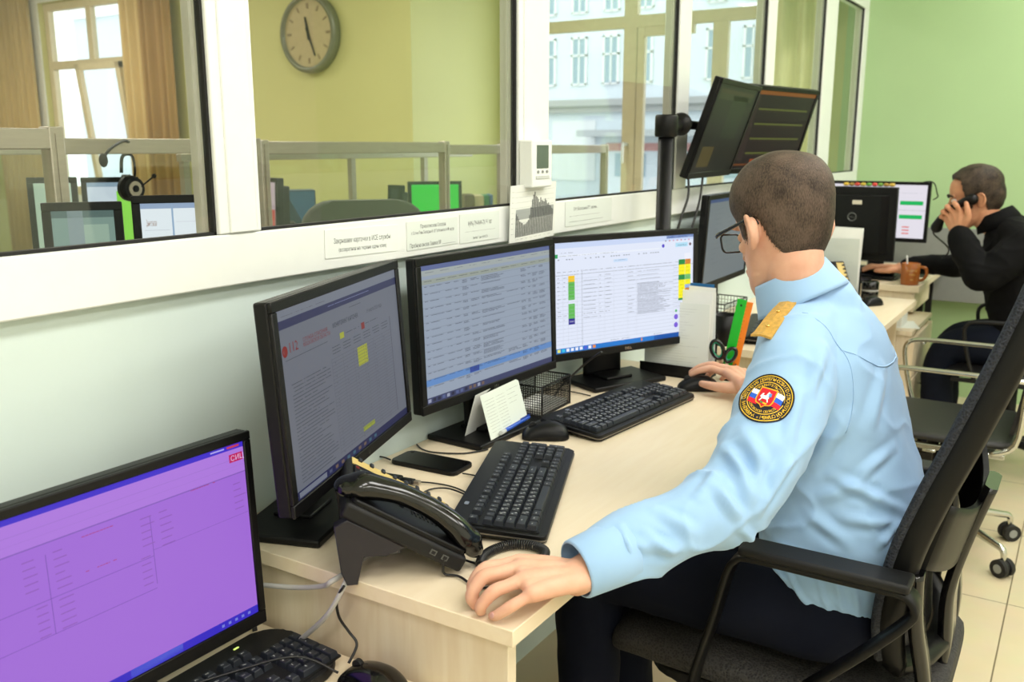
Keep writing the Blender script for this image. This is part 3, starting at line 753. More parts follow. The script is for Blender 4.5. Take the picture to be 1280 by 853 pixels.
# --- F, G on the pole
def scrF(s):
    s.next(); s.rect(.05, .05, .9, .16, (56, 60, 36)); s.rect(.28, .55, .30, .9, (40, 44, 30)); s.rect(.08, .70, .36, .94, (96, 82, 34)); s.rect(.4, .1, .8, .6, (36, 48, 26)); s.next()
    s.rect(.05, .05, .9, .09, (70, 60, 36))
def scrG(s):
    s.next(); s.rect(0, 0, 1, .05, (150, 84, 24)); s.rect(0, .05, .12, .9, (52, 38, 36)); s.next()
    for k in range(4): s.rect(.14, .22+.19*k, .93, .245+.19*k, (98, 106, 44)); s.words(.16, .26+.19*k, .8, .003, (80, 66, 50), .9, rs)
    s.rect(.24, .88, .42, .95, (176, 78, 28)); s.rect(.0, .94, 1, .965, (120, 66, 24))
monitor('tilted dark monitor on the pole arm, left one of the pair', 3.016, 1.064, 1.44, -85.6, -18.6, .508, .32, ((22, 24, 17), scrF), .5, stand=False, thick=.045, group=None)
monitor('tilted black monitor with green lines on a dark screen, right one of the raised pair', 3.5, 1.045, 1.445, -101, -16.5, .508, .32, ((32, 22, 22), scrG), .62, stand=False, thick=.042)
# --- H back view, I
tH, PH = monitor('large black monitor seen from behind, on the farthest desk', 4.665, .982, 1.025, 0, 3, .39, .35, None, desk=.75, base=(.2, .15), thick=.045, basey=-.0)

t = thing('under_desk_filler', 'black computer-tower shape added to darken the space under the front desk', 'computer', (1.20, .95, 0))  # added dark box, keeps the pale wall from showing under the desk
b = NB(); box2(b, (-.09, -.20, .012), (.09, .20, .42), bev=.006); obj('case', b, M['blackm'], t)
b = NB(); box2(b, (-.092, -.208, .012), (.092, -.198, .425), bev=.004); obj('front_panel', b, M['gloss'], t)
for x in (-.06, .06):
    for y in (-.15, .15): b = NB(); cyl(b, (x, y, 0), (x, y, .0125), .012); obj('foot', b, M['rubber'], t)
# ================================================================ keyboards
U_ = .0188
def key_mesh(w, d, glyph, name='key', h=.0085, flat=False):
    b = NB(); x, y = w/2-.0009, d/2-.0009; tx, ty = x-(.0018 if not flat else .0008), y-(.0022 if not flat else .0008)
    lo = [b.verts.new((a*x, c*y, 0)) for a, c in ((-1, -1), (1, -1), (1, 1), (-1, 1))]
    mi = [b.verts.new((a*tx, c*ty+.0004, h-.0008)) for a, c in ((-1, -1), (1, -1), (1, 1), (-1, 1))]
    hi = [b.verts.new((a*(tx-.001), c*(ty-.001)+.0004, h)) for a, c in ((-1, -1), (1, -1), (1, 1), (-1, 1))]
    for A, B in ((lo, mi), (mi, hi)):
        for k in range(4): b.faces.new((A[k], A[(k+1) % 4], B[(k+1) % 4], B[k]))
    b.faces.new(hi); b.faces.new(lo[::-1])
    bmesh.ops.recalc_face_normals(b, faces=b.faces)
    if glyph:
        for i, st in enumerate(glyph.split('|')):
            vs, fs, gw = text_geo(st); k = .0058 if len(st) == 1 else .0036
            ox, oy = (-.0046, .0004) if i == 0 else (.0005, -.0052)
            vv = [b.verts.new((q*k+ox, p*k+oy, h+.00015)) for q, p in vs]
            for f in fs:
                try: fc = b.faces.new([vv[j] for j in f]); fc.material_index = 1
                except ValueError: pass
    return mesh_of(b, name, [M['key'], KW], recalc=False)
KW = pm('white_key_legend', (226, 228, 226), .6)
_KM = {}
def keym(w, d, g):
    if (w, d, g) not in _KM: _KM[(w, d, g)] = key_mesh(w*U_, d*U_, g)
    return _KM[(w, d, g)]
ROWS = [
    (5.35, 0, [('Esc', 1, 0)]+[('F%d' % (i+1), 1, [1.75, 2.75, 3.75, 4.75, 6.25, 7.25, 8.25, 9.25, 10.75, 11.75, 12.75, 13.75][i]) for i in range(12)]+[('Prt', 1, 15.25), ('Scr', 1, 16.25), ('Brk', 1, 17.25)]),
    (4, 0, [('`', 1, 0)]+[(c, 1, 1+i) for i, c in enumerate('1234567890-=')]+[('Bksp', 2, 13), ('Ins', 1, 15.25), ('Hm', 1, 16.25), ('Pg', 1, 17.25), ('Num', 1, 18.5), ('/', 1, 19.5), ('*', 1, 20.5), ('-', 1, 21.5)]),
    (3, 0, [('Tab', 1.5, 0)]+[(c, 1, 1.5+i) for i, c in enumerate(('Q|Й', 'W|Ц', 'E|У', 'R|К', 'T|Е', 'Y|Н', 'U|Г', 'I|Ш', 'O|Щ', 'P|З', '[|Х', ']|Ъ'))]+[('\\', 1.5, 13.5), ('Del', 1, 15.25), ('End', 1, 16.25), ('Pg', 1, 17.25), ('7', 1, 18.5), ('8', 1, 19.5), ('9', 1, 20.5)]),
    (2, 0, [('Caps', 1.75, 0)]+[(c, 1, 1.75+i) for i, c in enumerate(('A|Ф', 'S|Ы', 'D|В', 'F|А', 'G|П', 'H|Р', 'J|О', 'K|Л', 'L|Д', ';|Ж', "'|Э"))]+[('Enter', 2.25, 12.75), ('4', 1, 18.5), ('5', 1, 19.5), ('6', 1, 20.5)]),
    (1, 0, [('Shift', 2.25, 0)]+[(c, 1, 2.25+i) for i, c in enumerate(('Z|Я', 'X|Ч', 'C|С', 'V|М', 'B|И', 'N|Т', 'M|Ь', ',|Б', '.|Ю', '/|.'))]+[('Shift', 2.75, 12.25), ('^', 1, 16.25), ('1', 1, 18.5), ('2', 1, 19.5), ('3', 1, 20.5)]),
    (0, 0, [('Ctrl', 1.25, 0), ('Win', 1.25, 1.25), ('Alt', 1.25, 2.5), ('', 6.25, 3.75), ('Alt', 1.25, 10), ('Win', 1.25, 11.25), ('=', 1.25, 12.5), ('Ctrl', 1.25, 13.75), ('<', 1, 15.25), ('v', 1, 16.25), ('>', 1, 17.25), ('0', 2, 18.5), ('.', 1, 20.5)]),
]
def keyboard(label, x, y, z, rz, tilt=4., W=.452, D=.168, rad=.012, h=.014, x0=-.2115, y0=-.067, lip=True, keys=True, mat='black'):
    t = thing('keyboard', label, 'keyboard', (x, y, z), R(rz), 'computer keyboards')
    K = T(0, -D/2, .0015) @ RX(R(tilt)) @ T(0, D/2, 0)
    b = NB(); prism(b, rrect(W, D, rad, 6), 0, h, M=K, bev=.0035)
    prism(b, rrect(.435, .128, .004, 3, 0, y0+.0605), h, h+.0012, M=K)
    obj('body', b, M[mat], t)
    if lip:
        b = NB(); prism(b, rrect(W+.003, D+.003, rad, 6), .0045, .0065, M=K); obj('edge_strip', b, pm('grey_keyboard_edge', (128, 122, 112), .3, .6), t)
    for sx in (-1, 1):
        b = NB(); p = K @ V((sx*(W/2-.04), D/2-.025, .001)); box2(b, (p.x-.014, p.y-.005, 0), (p.x+.014, p.y+.006, p.z+.002), bev=.001); obj('foot', b, M['rubber'], t)
    if keys:
        for ry, _, ks in ROWS:
            for g, w, kx in ks:
                o = bpy.data.objects.new('space_bar' if w > 6 else 'key', keym(w, 1, g)); COL.objects.link(o); o.parent = t
                o.matrix_local = K @ T(x0+(kx+w/2)*U_, y0+(ry+.5)*U_, h+.0012)
        for g, ry, kx in (('+', 2, 21.5), ('Ent', 0, 21.5)):
            o = bpy.data.objects.new('key', keym(1, 2, g)); COL.objects.link(o); o.parent = t
            o.matrix_local = K @ T(x0+(kx+.5)*U_, y0+(ry+1)*U_, h+.0012)
    return t, K
k1, K1 = keyboard('black keyboard with worn white letters lying askew between the phone and the sleeve', 1.388, .862, .7505, 22.5)
k2, K2 = keyboard('black keyboard in front of the bright spreadsheet monitor, touched by the mouse hand', 1.968, .925, .7505, -6.2)
for kk, KK in ((k1, K1), (k2, K2)):
    b = NB(); prism(b, rrect(.014, .008, .003, 4, -.13, .07), .014, .0146, M=KK); obj('logo_badge', b, M['chrome'], kk)
k3, K3 = keyboard('wide rounded black keyboard on the lower desk under the purple monitor', .722, .975, .6085, 0, tilt=3, W=.445, D=.165, rad=.045, h=.016, x0=-.2075, y0=-.072, lip=False, mat='blackm')
b = NB(); prism(b, rrect(.010, .003, .001, 3, .137, .068), .016, .0168, M=K3); obj('status_light', b, lamp_mat('green_light', (190, 220, 40), 1.2), k3)
keyboard('black keyboard on the middle desk, half hidden behind the seated man', 3.14, .915, .7505, 12)

# ================================================================ mice
def mouse(label, x, y, z, rz, L=.108, W=.062, Hh=.036, cable=None):
    t = thing('computer_mouse', label, 'computer mouse', (x, y, z), R(rz), 'computer mice')
    secs = [(-.5, .30, .10), (-.47, .62, .42), (-.38, .88, .72), (-.2, 1., .97), (0, .95, 1.), (.2, .9, .86), (.36, .88, .62), (.46, .74, .36), (.5, .5, .16)]
    b = NB(); rings = []; n = 28
    for s, w, h in crom(secs, 4):
        ring = []
        for k in range(n):
            a = 2*PI*k/n; cx = math.cos(a); sz = math.sin(a)
            xx = math.copysign(abs(cx)**.8, cx)*w*W/2; zz = (Hh*h)*(abs(sz)**.9) if sz > 0 else 0
            ring.append(b.verts.new((xx, s*L, .002+zz if sz > 0 else .002-.0015*abs(sz))))
        rings.append(ring)
    for a, c in zip(rings, rings[1:]):
        for k in range(n): f = b.faces.new((a[k], a[(k+1) % n], c[(k+1) % n], c[k])); f.smooth = True
    b.faces.new(rings[0][::-1]); b.faces.new(rings[-1])
    obj('shell', b, M['gloss'] if 'glossy' in label else M['black'], t)
    b = NB(); cyl(b, (-.004, L*.27, Hh*.76), (.004, L*.27, Hh*.76), .0095, n=20); obj('scroll_wheel', b, M['rubber'], t)
    b = NB(); strap(b, [(0, L*.10, Hh*1.0), (0, L*.2, Hh*.905), (0, L*.33, Hh*.72), (0, L*.42, Hh*.5)], .0012, .0012, sub=3); obj('button_gap', b, M['rubber'], t)
    return t
ma = mouse('large glossy black mouse on the lower desk beside the wooden panel', .918, .818, .6085, -4, L=.112, W=.068, Hh=.038)
b = NB()
for u, v in ((0, 0),): box(b, (0, 0, 0), (.009, .011, .0006)); box(b, (.001, 0, .0006), (.005, .007, .0006))
obj('printed_mark', b, pm('silver_print', (150, 152, 150), .5), ma, loc=(.002, -.033, .0322), rot=(R(24), 0, 0))
mouse('black mouse lying between the two keyboards of the front desk', 1.705, .985, .7505, 32, L=.105)
mouse('black mouse under the right hand of the man in the blue shirt', 2.285, .848, .7505, 30, L=.108, Hh=.036)
mouse('black mouse near the end of the middle desk, before a small black cup', 3.93, .735, .7505, 60, L=.105)

# ================================================================ desk phone
def phone(label, loc, rz, tilt=31., group=None):
    t = thing('desk_phone', label, 'telephone', loc, R(rz), group)
    K = RX(R(tilt)); Wd, L, Th = .222, .205, .026
    b = NB(); box2(b, (0, 0, 0), (Wd, L, Th), M=T(0, 0, .006) @ K, bev=.006, seg=3); obj('body', b, M['blackm'], t)
    P = T(0, 0, .006) @ K
    b = NB(); prism(b, rrect(.058, L-.012, .012, 4, .034, L/2), Th-.002, Th+.008, M=P, bev=.003); obj('cradle', b, M['black'], t)
    # stand: two legs joined by a curved web
    for x in (.012, Wd-.02):
        b = NB(); top = P @ V((0, L*.93, 0)); mid = P @ V((0, L*.45, 0))
        prism(b, [(mid.y, mid.z), (top.y, top.z), (top.y+.02, top.z-.01), (top.y+.012, 0.02), (top.y+.004, 0), (top.y-.012, 0), (top.y-.02, top.z*.45), (mid.y+.03, mid.z-.012)], x-.008, x+.012, M=Matrix(((0, 0, 1, 0), (1, 0, 0, 0), (0, 1, 0, 0), (0, 0, 0, 1))), bev=.002)
        obj('stand_leg', b, pm('dark_violet_plastic', (26, 23, 36), .3), t)
    b = NB(); top = P @ V((0, L*.88, -.002)); box2(b, (.012, top.y-.008, top.z*.35), (Wd-.02, top.y+.008, top.z), bev=.004); obj('stand_web', b, M['black'], t)
    # display, keypad, line keys with buff labels
    b = NB(); prism(b, rrect(.10, .062, .004, 3, .128, L-.045), Th, Th+.004, M=P, bev=.001); d = obj('display_frame', b, M['black'], t)
    b = NB(); box2(b, (.087, L-.068, Th+.0038), (.16, L-.024, Th+.0046), M=P); obj('display', b, pm('grey_display', (92, 100, 92), .3), d)
    for r_ in range(4):
        for c in range(3):
            b = NB(); box(b, (.092+.022*c, .030+.018*r_, Th+.002), (.017, .012, .006), M=P, bev=.0015, seg=1); obj('key', b, M['key'], t)
    for r_ in range(2):
        b = NB(); box(b, (.112, .108+.014*r_, Th+.002), (.05-.02*r_, .009, .005), M=P, bev=.0015, seg=1); obj('key', b, M['key'], t)
    b = NB(); box2(b, (.186, .012, Th-.0005), (.216, L-.012, Th+.0012), M=P); obj('label_strip', b, pm('buff_label', (214, 188, 118), .6), t)
    for k in range(8):
        b = NB(); box(b, (.213, .024+.022*k, Th+.002), (.012, .007, .006), M=P, bev=.001, seg=1); obj('line_key', b, M['key'], t)
    b = NB(); box(b, (.165, L-.02, Th+.002), (.012, .006, .004), M=P); obj('message_light', b, pm('red_plastic', (170, 40, 36), .3), t)
    # handset arched over the cradle
    h = []
    for s, zz, r_ in ((-.004, .018, .023), (.012, .024, .0285), (.035, .034, .0260), (.07, .041, .0225), (.105, .043, .0215), (.14, .041, .0225), (.17, .034, .0255), (.192, .027, .029), (.208, .018, .023)):
        h.append((.034, s, Th-.006+zz, r_))
    b = NB(); limb(b, [P @ V(q[:3]) for q in h], [q[3] for q in h], n=22, flat=.72, sub=4, up=P.to_3x3() @ V((0, 0, 1)))
    for s in (.006, .196): sphere(b, P @ V((.034, s, Th+.016)), .024, (1, 1, .8))
    me = remesh(b, .0025, 6, 'handset'); obj('handset', me, M['gloss'], t)
    # sockets in the side
    for y in (.028, .048):
        b = NB(); box2(b, (-.0008, y, .009), (.002, y+.010, .017), M=P); s = obj('socket', b, pm('grey_socket', (86, 86, 84), .4), t)
        b = NB(); box2(b, (-.0012, y+.002, .0105), (-.0007, y+.008, .0155), M=P); obj('opening', b, M['rubber'], s)
    b = NB()
    for k in range(9): box(b, (.060+.0, .04+.007*k, Th+.0085), (.014, .0022, .0012), M=P)
    tag(obj('speaker_slots', b, M['rubber'], t), kind='stuff')
    return t, P
tp, PP = phone('black desk phone with an arched handset at the near corner of the front desk', (1.045, .752, .7505), 43)
tp2, _ = phone('dark desk phone on the middle desk with a buff label strip, by upright papers', (3.84, 1.00, .7505), -58, 40)

def cable(pts, r, name='cable', label=None, cat='cable', mat='cable', parent=None, sub=8, group=None):
    b = NB(); tube(b, pts, r, n=8, sub=sub); o = obj(name, b, M[mat], parent)
    if label: tag(o, label, cat, group)
    return o
def coil(path, r, turns, wr, mat):
    q = crom([tuple(p) for p in path], 10); P = [V(p) for p in q]; ln = [0]
    for a, b_ in zip(P, P[1:]): ln.append(ln[-1]+(b_-a).length)
    pts = []; N = turns*12; j = 0
    for i in range(N+1):
        s = ln[-1]*i/N
        while j < len(ln)-2 and ln[j+1] < s: j += 1
        k = (s-ln[j])/max(ln[j+1]-ln[j], 1e-9); p = P[j].lerp(P[j+1], k); tt = (P[j+1]-P[j]).normalized()
        u = tt.cross(V((0, 0, 1))).normalized(); w_ = u.cross(tt); a = 2*PI*turns*i/N
        pts.append(p+u*r*math.cos(a)+w_*r*math.sin(a))
    b = NB(); tube(b, pts, wr, n=6); return b
zc = .7595
cp = [at_z(x, y, zc) for x, y in ((600, 706), (604, 696), (618, 687), (640, 681), (664, 682), (681, 689), (678, 699))]
inv = (T(*tp.location) @ RZ(R(43))).inverted()
tag(obj('handset_cord', coil([inv @ p for p in cp], .0065, 46, .0016, 'cable'), M['cable'], tp), None)
cable([inv @ p for p in (PP_ for PP_ in [tp.matrix_basis @ (PP @ V((.034, .0, .026))), at_z(578, 698, .757), at_z(592, 704, .757), cp[0]])], .0019, 'handset_cord', parent=tp)
cable([inv @ p for p in [tp.matrix_basis @ (PP @ V((0, .034, .012))), at_z(555, 717, .757), at_z(574, 721, .754), at_z(600, 735, .753), at_z(640, 728, .753), at_z(672, 706, .757), cp[-1]]], .0019, 'handset_cord', parent=tp)

# ================================================================ small things on the front desk
t = thing('smartphone', 'black smartphone lying face up at the foot of the wall', 'phone', (1.425, 1.092, .7505), R(3))
b = NB(); prism(b, rrect(.074, .158, .011, 5), 0, .0085, bev=.0018); obj('body', b, M['black'], t)
b = NB(); prism(b, rrect(.069, .152, .008, 5), .0084, .0089); obj('screen', b, M['gloss'], t)
b = NB(); prism(b, rrect(.008, .008, .0038, 4, .026, .066), .0089, .0092); obj('camera', b, M['rubber'], t)
t = thing('adapter_plug', 'small black cable adapter with a grey plug beside the smartphone', 'adapter', (1.305, 1.115, .7505), R(99))
b = NB(); box(b, (0, 0, .007), (.075, .022, .013), bev=.005, seg=3); obj('shell', b, M['black'], t)
b = NB(); box(b, (-.052, 0, .007), (.028, .014, .009), bev=.003); obj('sleeve', b, M['blackm'], t)
b = NB(); box(b, (-.072, 0, .007), (.012, .010, .006), bev=.001); obj('plug', b, M['alu'], t)
b = NB(); box(b, (0, 0, .0085), (.062, .05, .016), bev=.003); tag(obj('external_drive', b, M['blackm'], loc=(1.262, 1.055, .7506), rot=(0, 0, R(25))), 'small flat black box on the desk behind the desk phone', 'box')
G1 = 'thin black cables on the front desk'
cable([at_z(508, 602, .757), at_z(540, 604, .754), at_z(566, 609, .754), at_z(585, 618, .754), at_z(580, 624, .7545)], .0016, label='thin black cable running from the grey plug to the askew keyboard', group=G1)
cable([at_z(585, 620, .757), at_z(560, 611, .757), at_z(535, 613, .754), at_z(514, 628, .754)], .0016, label='thin black cable looping from the keyboard back towards the desk phone', group=G1)
cable([at_z(545, 652, .754), at_z(560, 650, .754), at_z(580, 638, .754), at_z(592, 622, .756)], .0016, label='short black cable between the desk phone and the askew keyboard', group=G1)
cable([at_z(463, 574, .754), at_z(470, 571, .756), at_z(480, 572, .755), at_z(488, 575, .755)], .0018, label='short black cable at the left end of the smartphone', group=G1)
cable([at_z(578, 592, .756), at_z(590, 594, .754), at_z(603, 597, .756)], .0016, label='thin black cable from the right end of the smartphone to the keyboard', group=G1)
cable([at_z(521, 556, .753), at_z(528, 562, .753), at_z(545, 566, .753), at_z(580, 567, .753), at_z(610, 562, .753)], .0018, label='black cable curving in front of the stand of the middle monitor', group=G1)
cable([at_z(668, 492, .754), at_z(690, 487, .756), at_z(715, 490, .754), at_z(738, 495, .754)], .0018, label='black cable lying between the wire tray and the second keyboard', group=G1)
cable([at_z(690, 500, .754), at_z(700, 485, .77), at_z(715, 470, .80), at_z(735, 452, .84), at_z(752, 440, .87)], .0028, label='thick black cable rising behind the wire tray to the bright monitor', group=G1)

# tent card and pen on the stand of the middle monitor
t = thing('tent_card', 'white printed tent card standing on the foot of the middle monitor', 'card', (1.672, 1.078, .765), R(4))
cs = Sheet(.175, .100, (226, 234, 224)); cs.next()
for c in range(2):
    for k in range(11): cs.words(.07+.27*c, .16+.07*k, .30+.27*c, .0024, (46, 50, 48), .95, rs)
for k, (h_, w_) in enumerate(((.0026, .3), (.0026, .2), (.0022, .25), (.0026, .2))): cs.words(.64, .14+.1*k, .64+w_, h_, (40, 42, 44), 1, rs)
me = cs.mesh(); me.transform(T(0, -.02, 0) @ RX(R(-16)) @ T(-.0875, 0, 0)); 
b = NB(); box2(b, (-.0875, .0002, 0), (.0875, .0008, .100), M=T(0, -.02, 0) @ RX(R(-16))); box2(b, (-.0875, -.0008, 0), (.0875, 0, .100), M=T(0, .047, 0) @ RX(R(16))); obj('card', b, M['paper'], t); obj('front_print', me, M['print'], t)
t = thing('ballpoint_pen', 'blue ballpoint pen lying in front of the tent card', 'pen', at_z(627, 541, .7735))
pq = at_z(676, 513, .7735)-at_z(627, 541, .7735); t.rotation_euler = (0, 0, math.atan2(pq.y, pq.x)); Lp = .145
b = NB(); lathe(b, [(.0012, 0), (.0035, .012), (.0045, .02), (.0045, .10), (.0042, .132), (.003, .136)], M=RY(R(90)), n=16); obj('barrel', b, pm('blue_plastic', (38, 84, 190), .25), t)
b = NB(); cyl(b, (-.004, 0, 0), (.016, 0, 0), .0048, n=16); obj('tip', b, pm('pale_plastic', (200, 205, 205), .3), t)
b = NB(); box(b, (.115, 0, .006), (.045, .004, .0015), bev=.0005); obj('clip', b, pm('blue_clip', (20, 56, 150), .25), t)

def wire_tray(name, label, loc, rz, w, d, h, cat='tray', step=.006, paper=True):
    t = thing(name, label, cat, loc, R(rz))
    b = NB(); r_ = .0022
    for z in (r_, h):
        tube(b, [(-w/2, -d/2, z), (w/2, -d/2, z), (w/2, d/2, z), (-w/2, d/2, z)], r_, n=6, closed=True)
    for x, y in ((-w/2, -d/2), (w/2, -d/2), (w/2, d/2), (-w/2, d/2)): cyl(b, (x, y, 0), (x, y, h), r_, n=6)
    obj('frame', b, M['black'], t)
    b = NB(); q = .0006
    for ax in (0, 1):
        ln = w if ax == 0 else d
        for sgn in (-1, 1):
            n = int(ln/step)
            for i in range(n+1):
                c = -ln/2+ln*i/n
                if ax == 0: box2(b, (c-q, sgn*d/2-q, 0), (c+q, sgn*d/2+q, h))
                else: box2(b, (sgn*w/2-q, c-q, 0), (sgn*w/2+q, c+q, h))
            for j in range(1, int(h/step)):
                z = j*step
                if ax == 0: box2(b, (-w/2, sgn*d/2-q, z-q), (w/2, sgn*d/2+q, z+q))
                else: box2(b, (sgn*w/2-q, -d/2, z-q), (sgn*w/2+q, d/2, z+q))
    tag(obj('wire_mesh', b, M['black'], t), kind='stuff')
    b = NB(); box2(b, (-w/2, -d/2, .0005), (w/2, d/2, .002)); obj('bottom', b, M['black'], t)
    if paper: b = NB(); box2(b, (-w/2+.006, -d/2+.006, .0025), (w/2-.006, d/2-.006, .014)); obj('paper_pad', b, M['paper'], t)
    return t
wire_tray('wire_tray', 'black wire mesh tray with paper between the middle and bright monitors', (1.905, 1.122, .7505), 2, .15, .10, .075)

# upright papers, rulers, scissors
def sheets(label, loc, rz, n, cat='papers', hh=.27, text=True, col=(232, 236, 228)):
    t = thing('file_holder', label, cat, loc, R(rz))
    b = NB(); box2(b, (-.012, -.10, 0), (.07, .10, .006), bev=.002); box2(b, (.066, -.10, 0), (.07, .10, .12), bev=.001); box2(b, (-.012, -.10, 0), (-.009, .10, .035), bev=.001); obj('holder', b, M['black'], t)
    for k in range(n):
        x = .0+.058*k/max(n-1, 1); w = .19-.012*((k*7) % 3); h = hh-.018*((k*5) % 4)/2-(.045 if k == 0 else 0)
        Q = T(x, .004*((k*3) % 3)-.004, .0065) @ RY(R(3-1.2*k*.5)) @ RX(R(1.2*((k*2) % 3)-1.2)) @ RZ(-PI/2)
        b = NB(); box2(b, (-w/2, 0, 0), (w/2, .0012, h), M=Q); p = obj('paper_sheet', b, [M['paper'], M['paper']][0], t)
        if k == 0 and text:
            s = Sheet(w-.002, h-.002, col); s.next()
            for j in range(24): s.words(.12+.04*(j % 3), .08+.037*j, rs.uniform(.5, .9), .0017, (52, 58, 56), .95, rs)
            me = s.mesh(); me.transform(Q @ T(-w/2+.001, -.0004, .001)); obj('print', me, M['print'], p)
    return t
th = sheets('upright white papers in a black holder beside the bright monitor', (2.385, .960, .7505), 0, 7, hh=.25)
b = NB(); box2(b, (.050, -.090, .008), (.056, .088, .262), M=RY(R(-1))); obj('blue_folder', b, pm('blue_folder', (30, 100, 156), .4), th)
t = thing('pen_cup', 'small black cup holding the scissors and rulers beside the mouse hand', 'pen cup', (2.430, .815, .7505))
b = NB(); lathe(b, [(.0, .0), (.019, 0), (.020, .045), (.018, .045), (.017, .004), (0, .004)][1:-1], n=24); obj('cup', b, M['black'], t)
t = thing('ruler', 'green plastic ruler standing in the pen cup', 'ruler', (2.432, .826, .758), rot=(0, R(2), 0), group='rulers in the pen cup')
b = NB(); prism(b, [(-.013, 0), (.013, 0), (.013, .222), (-.013, .222)], -.001, .001, M=RZ(-PI/2+.25) @ RX(PI/2) @ RZ(R(-9)), bev=.0005); obj('blade', b, pm('green_plastic', (20, 178, 40), .35), t, rot=(0, 0, 0))
b = NB(); cyl(b, (0, 0, -.0014), (0, 0, .0014), .003, n=12); b.transform(RZ(-PI/2+.25) @ RX(PI/2) @ RZ(R(-9)) @ T(.0, .205, 0)); obj('hole', b, M['rubber'], t)
t = thing('ruler', 'orange plastic ruler standing right of the green one', 'ruler', (2.440, .806, .758), rot=(0, R(2), 0), group='rulers in the pen cup')
b = NB(); prism(b, [(-.009, 0), (.009, 0), (.009, .215), (-.009, .215)], -.001, .001, M=RZ(-PI/2+.25) @ RX(PI/2) @ RZ(R(-9)), bev=.0005); obj('blade', b, pm('orange_plastic', (238, 128, 24), .35), t)
b = NB()
for k in range(20): box2(b, (-.009, .01+.01*k, .001), (-.005 if k % 5 else -.002, .0105+.01*k, .0013), M=RZ(-PI/2+.25) @ RX(PI/2) @ RZ(R(-9)))
obj('scale_marks', b, M['blackm'], t)
t = thing('scissors', 'scissors with green and black handles standing in the pen cup', 'scissors', (2.405, .822, .756))
S_ = RZ(-PI/2+.25) @ RX(PI/2)
for sx, cx, cz, a, rr in ((1, -.019, .083, 20, .026), (-1, .017, .070, -28, .021)):
    for nm, w_, m_ in (('handle', .0052, M['gloss']), ('grip_lining', .0034, pm('teal_green_rubber', (16, 128, 96), .4))):
        k = 1 if nm == 'handle' else .80
        b = NB(); pts = [S_ @ (T(cx, cz, 0) @ RZ(R(a)) @ V((rr*.62*k*math.cos(q), rr*k*math.sin(q), 0))) for q in [2*PI*i/26 for i in range(26)]]
        tube(b, pts, w_, n=10, closed=True); obj(nm, b, m_, t)
    b = NB(); prism(b, [(cx*.6-.004, .055), (cx*.6+.005, .055), (.004, .0), (-.001, 0)], -.001*sx-.0006, -.001*sx+.0006, M=S_); obj('blade', b, M['chrome'], t)
b = NB(); sphere(b, at_z(870, 463, .765), .007); 

# ================================================================ raised monitors' pole
t = thing('monitor_pole', 'thick black pole with an arm that carries the two raised monitors', 'monitor stand', (2.545, 1.075, 0))
b = NB(); cyl(b, (0, 0, .015), (0, 0, 1.43), .0225, n=32); obj('pole', b, M['black'], t)
b = NB(); cyl(b, (0, 0, 0), (0, 0, .016), .055, n=40); obj('foot_plate', b, M['black'], t)
b = NB(); lathe(b, [(.028, 1.415), (.033, 1.42), (.033, 1.472), (.030, 1.478), (.0, 1.4785)][:4], n=32); obj('collar', b, M['black'], t)
b = NB(); limb(b, [(0, 0, 1.448), (.10, .02, 1.448), (.16, .03, 1.452)], [.018, .018, .020], n=20); sphere(b, (.17, .025, 1.455), .035, (.7, 1, 1)); obj('arm', b, M['black'], t)
b = NB(); tube(b, [(.17, .03, 1.455), (.45, .065, 1.455), (.95, .062, 1.45)], .014, n=14); obj('cross_bar', b, M['black'], t)
for x in (.455, .94):
    b = NB(); cyl(b, (x, .06, 1.455), (x-.0, .03, 1.445), .03, n=20); obj('mount', b, M['black'], t)
cable([(2.83, 1.12, 1.33), (2.80, 1.10, 1.24), (2.74, 1.10, 1.16), (2.72, 1.12, 1.04), (2.72, 1.13, .9), (2.72, 1.14, .752)], .004, label='black cable hanging from the left raised monitor', group='cables of the raised monitors')
cable([(2.98, 1.12, 1.33), (2.93, 1.11, 1.22), (2.86, 1.11, 1.10), (2.84, 1.12, .9), (2.84, 1.14, .752)], .004, label='black cable hanging right of the first one below the raised monitors', group='cables of the raised monitors')

# ================================================================ things on the white sill
def note(label, x0, x1, z0, z1, fn, col=(228, 234, 228), tilt=0., grp='notes taped to the white sill'):
    t = thing('paper_note', label, 'paper note', (x0, FY-.0016, z0), group=grp, rot=(0, R(tilt), 0))
    b = NB(); box2(b, (0, .0002, 0), (x1-x0, .0012, z1-z0)); obj('sheet', b, M['paper'], t)
    s = Sheet(x1-x0, z1-z0, col); s.next(); fn(s); obj('print', s.mesh(), M['print'], t)
    return t
DK = (56, 60, 60)
def n1(s): s.text(.5, .50, .0135, 'Закрываем карточки в ИСЕ службы', DK, True, .78); s.text(.5, .80, .0105, '(возвратная на экране один клик)', DK, True, .66)
def n2(s): s.text(.5, .26, .0105, 'Приволжская Скорая', DK, True, .5); s.text(.5, .46, .009, 'г.Сочи-Лен.Западной О.Губкинской Ф.едор', DK, True, .84); s.text(.05, .92, .012, 'Пробную вызов Заявка №', DK, wmax=.6); s.rect(.68, .92, .95, .93, DK)
def n3(s): s.text(.5, .42, .015, '8(496) 794-8640-731 Чфлаг', (40, 42, 44), True, .6); s.words(.12, .62, .9, .0026, DK, .9, rs); s.text(.5, .9, .0085, 'телефон 0041/3', DK, True)
def n4(s): s.text(.42, .38, .012, 'Отт.Базисная РТ замен...', DK, True, .55); s.words(.08, .60, .72, .0026, (110, 110, 110), .95, rs); s.words(.08, .82, .80, .003, DK, .95, rs)
note('leftmost of the notes taped to the white sill, sagging at its lower right', 1.232, 1.44, 1.188, 1.240, n1, (238, 242, 238), tilt=1.2)
note('note with a line to fill in, second from the left on the white sill', 1.470, 1.648, 1.180, 1.238, n2)
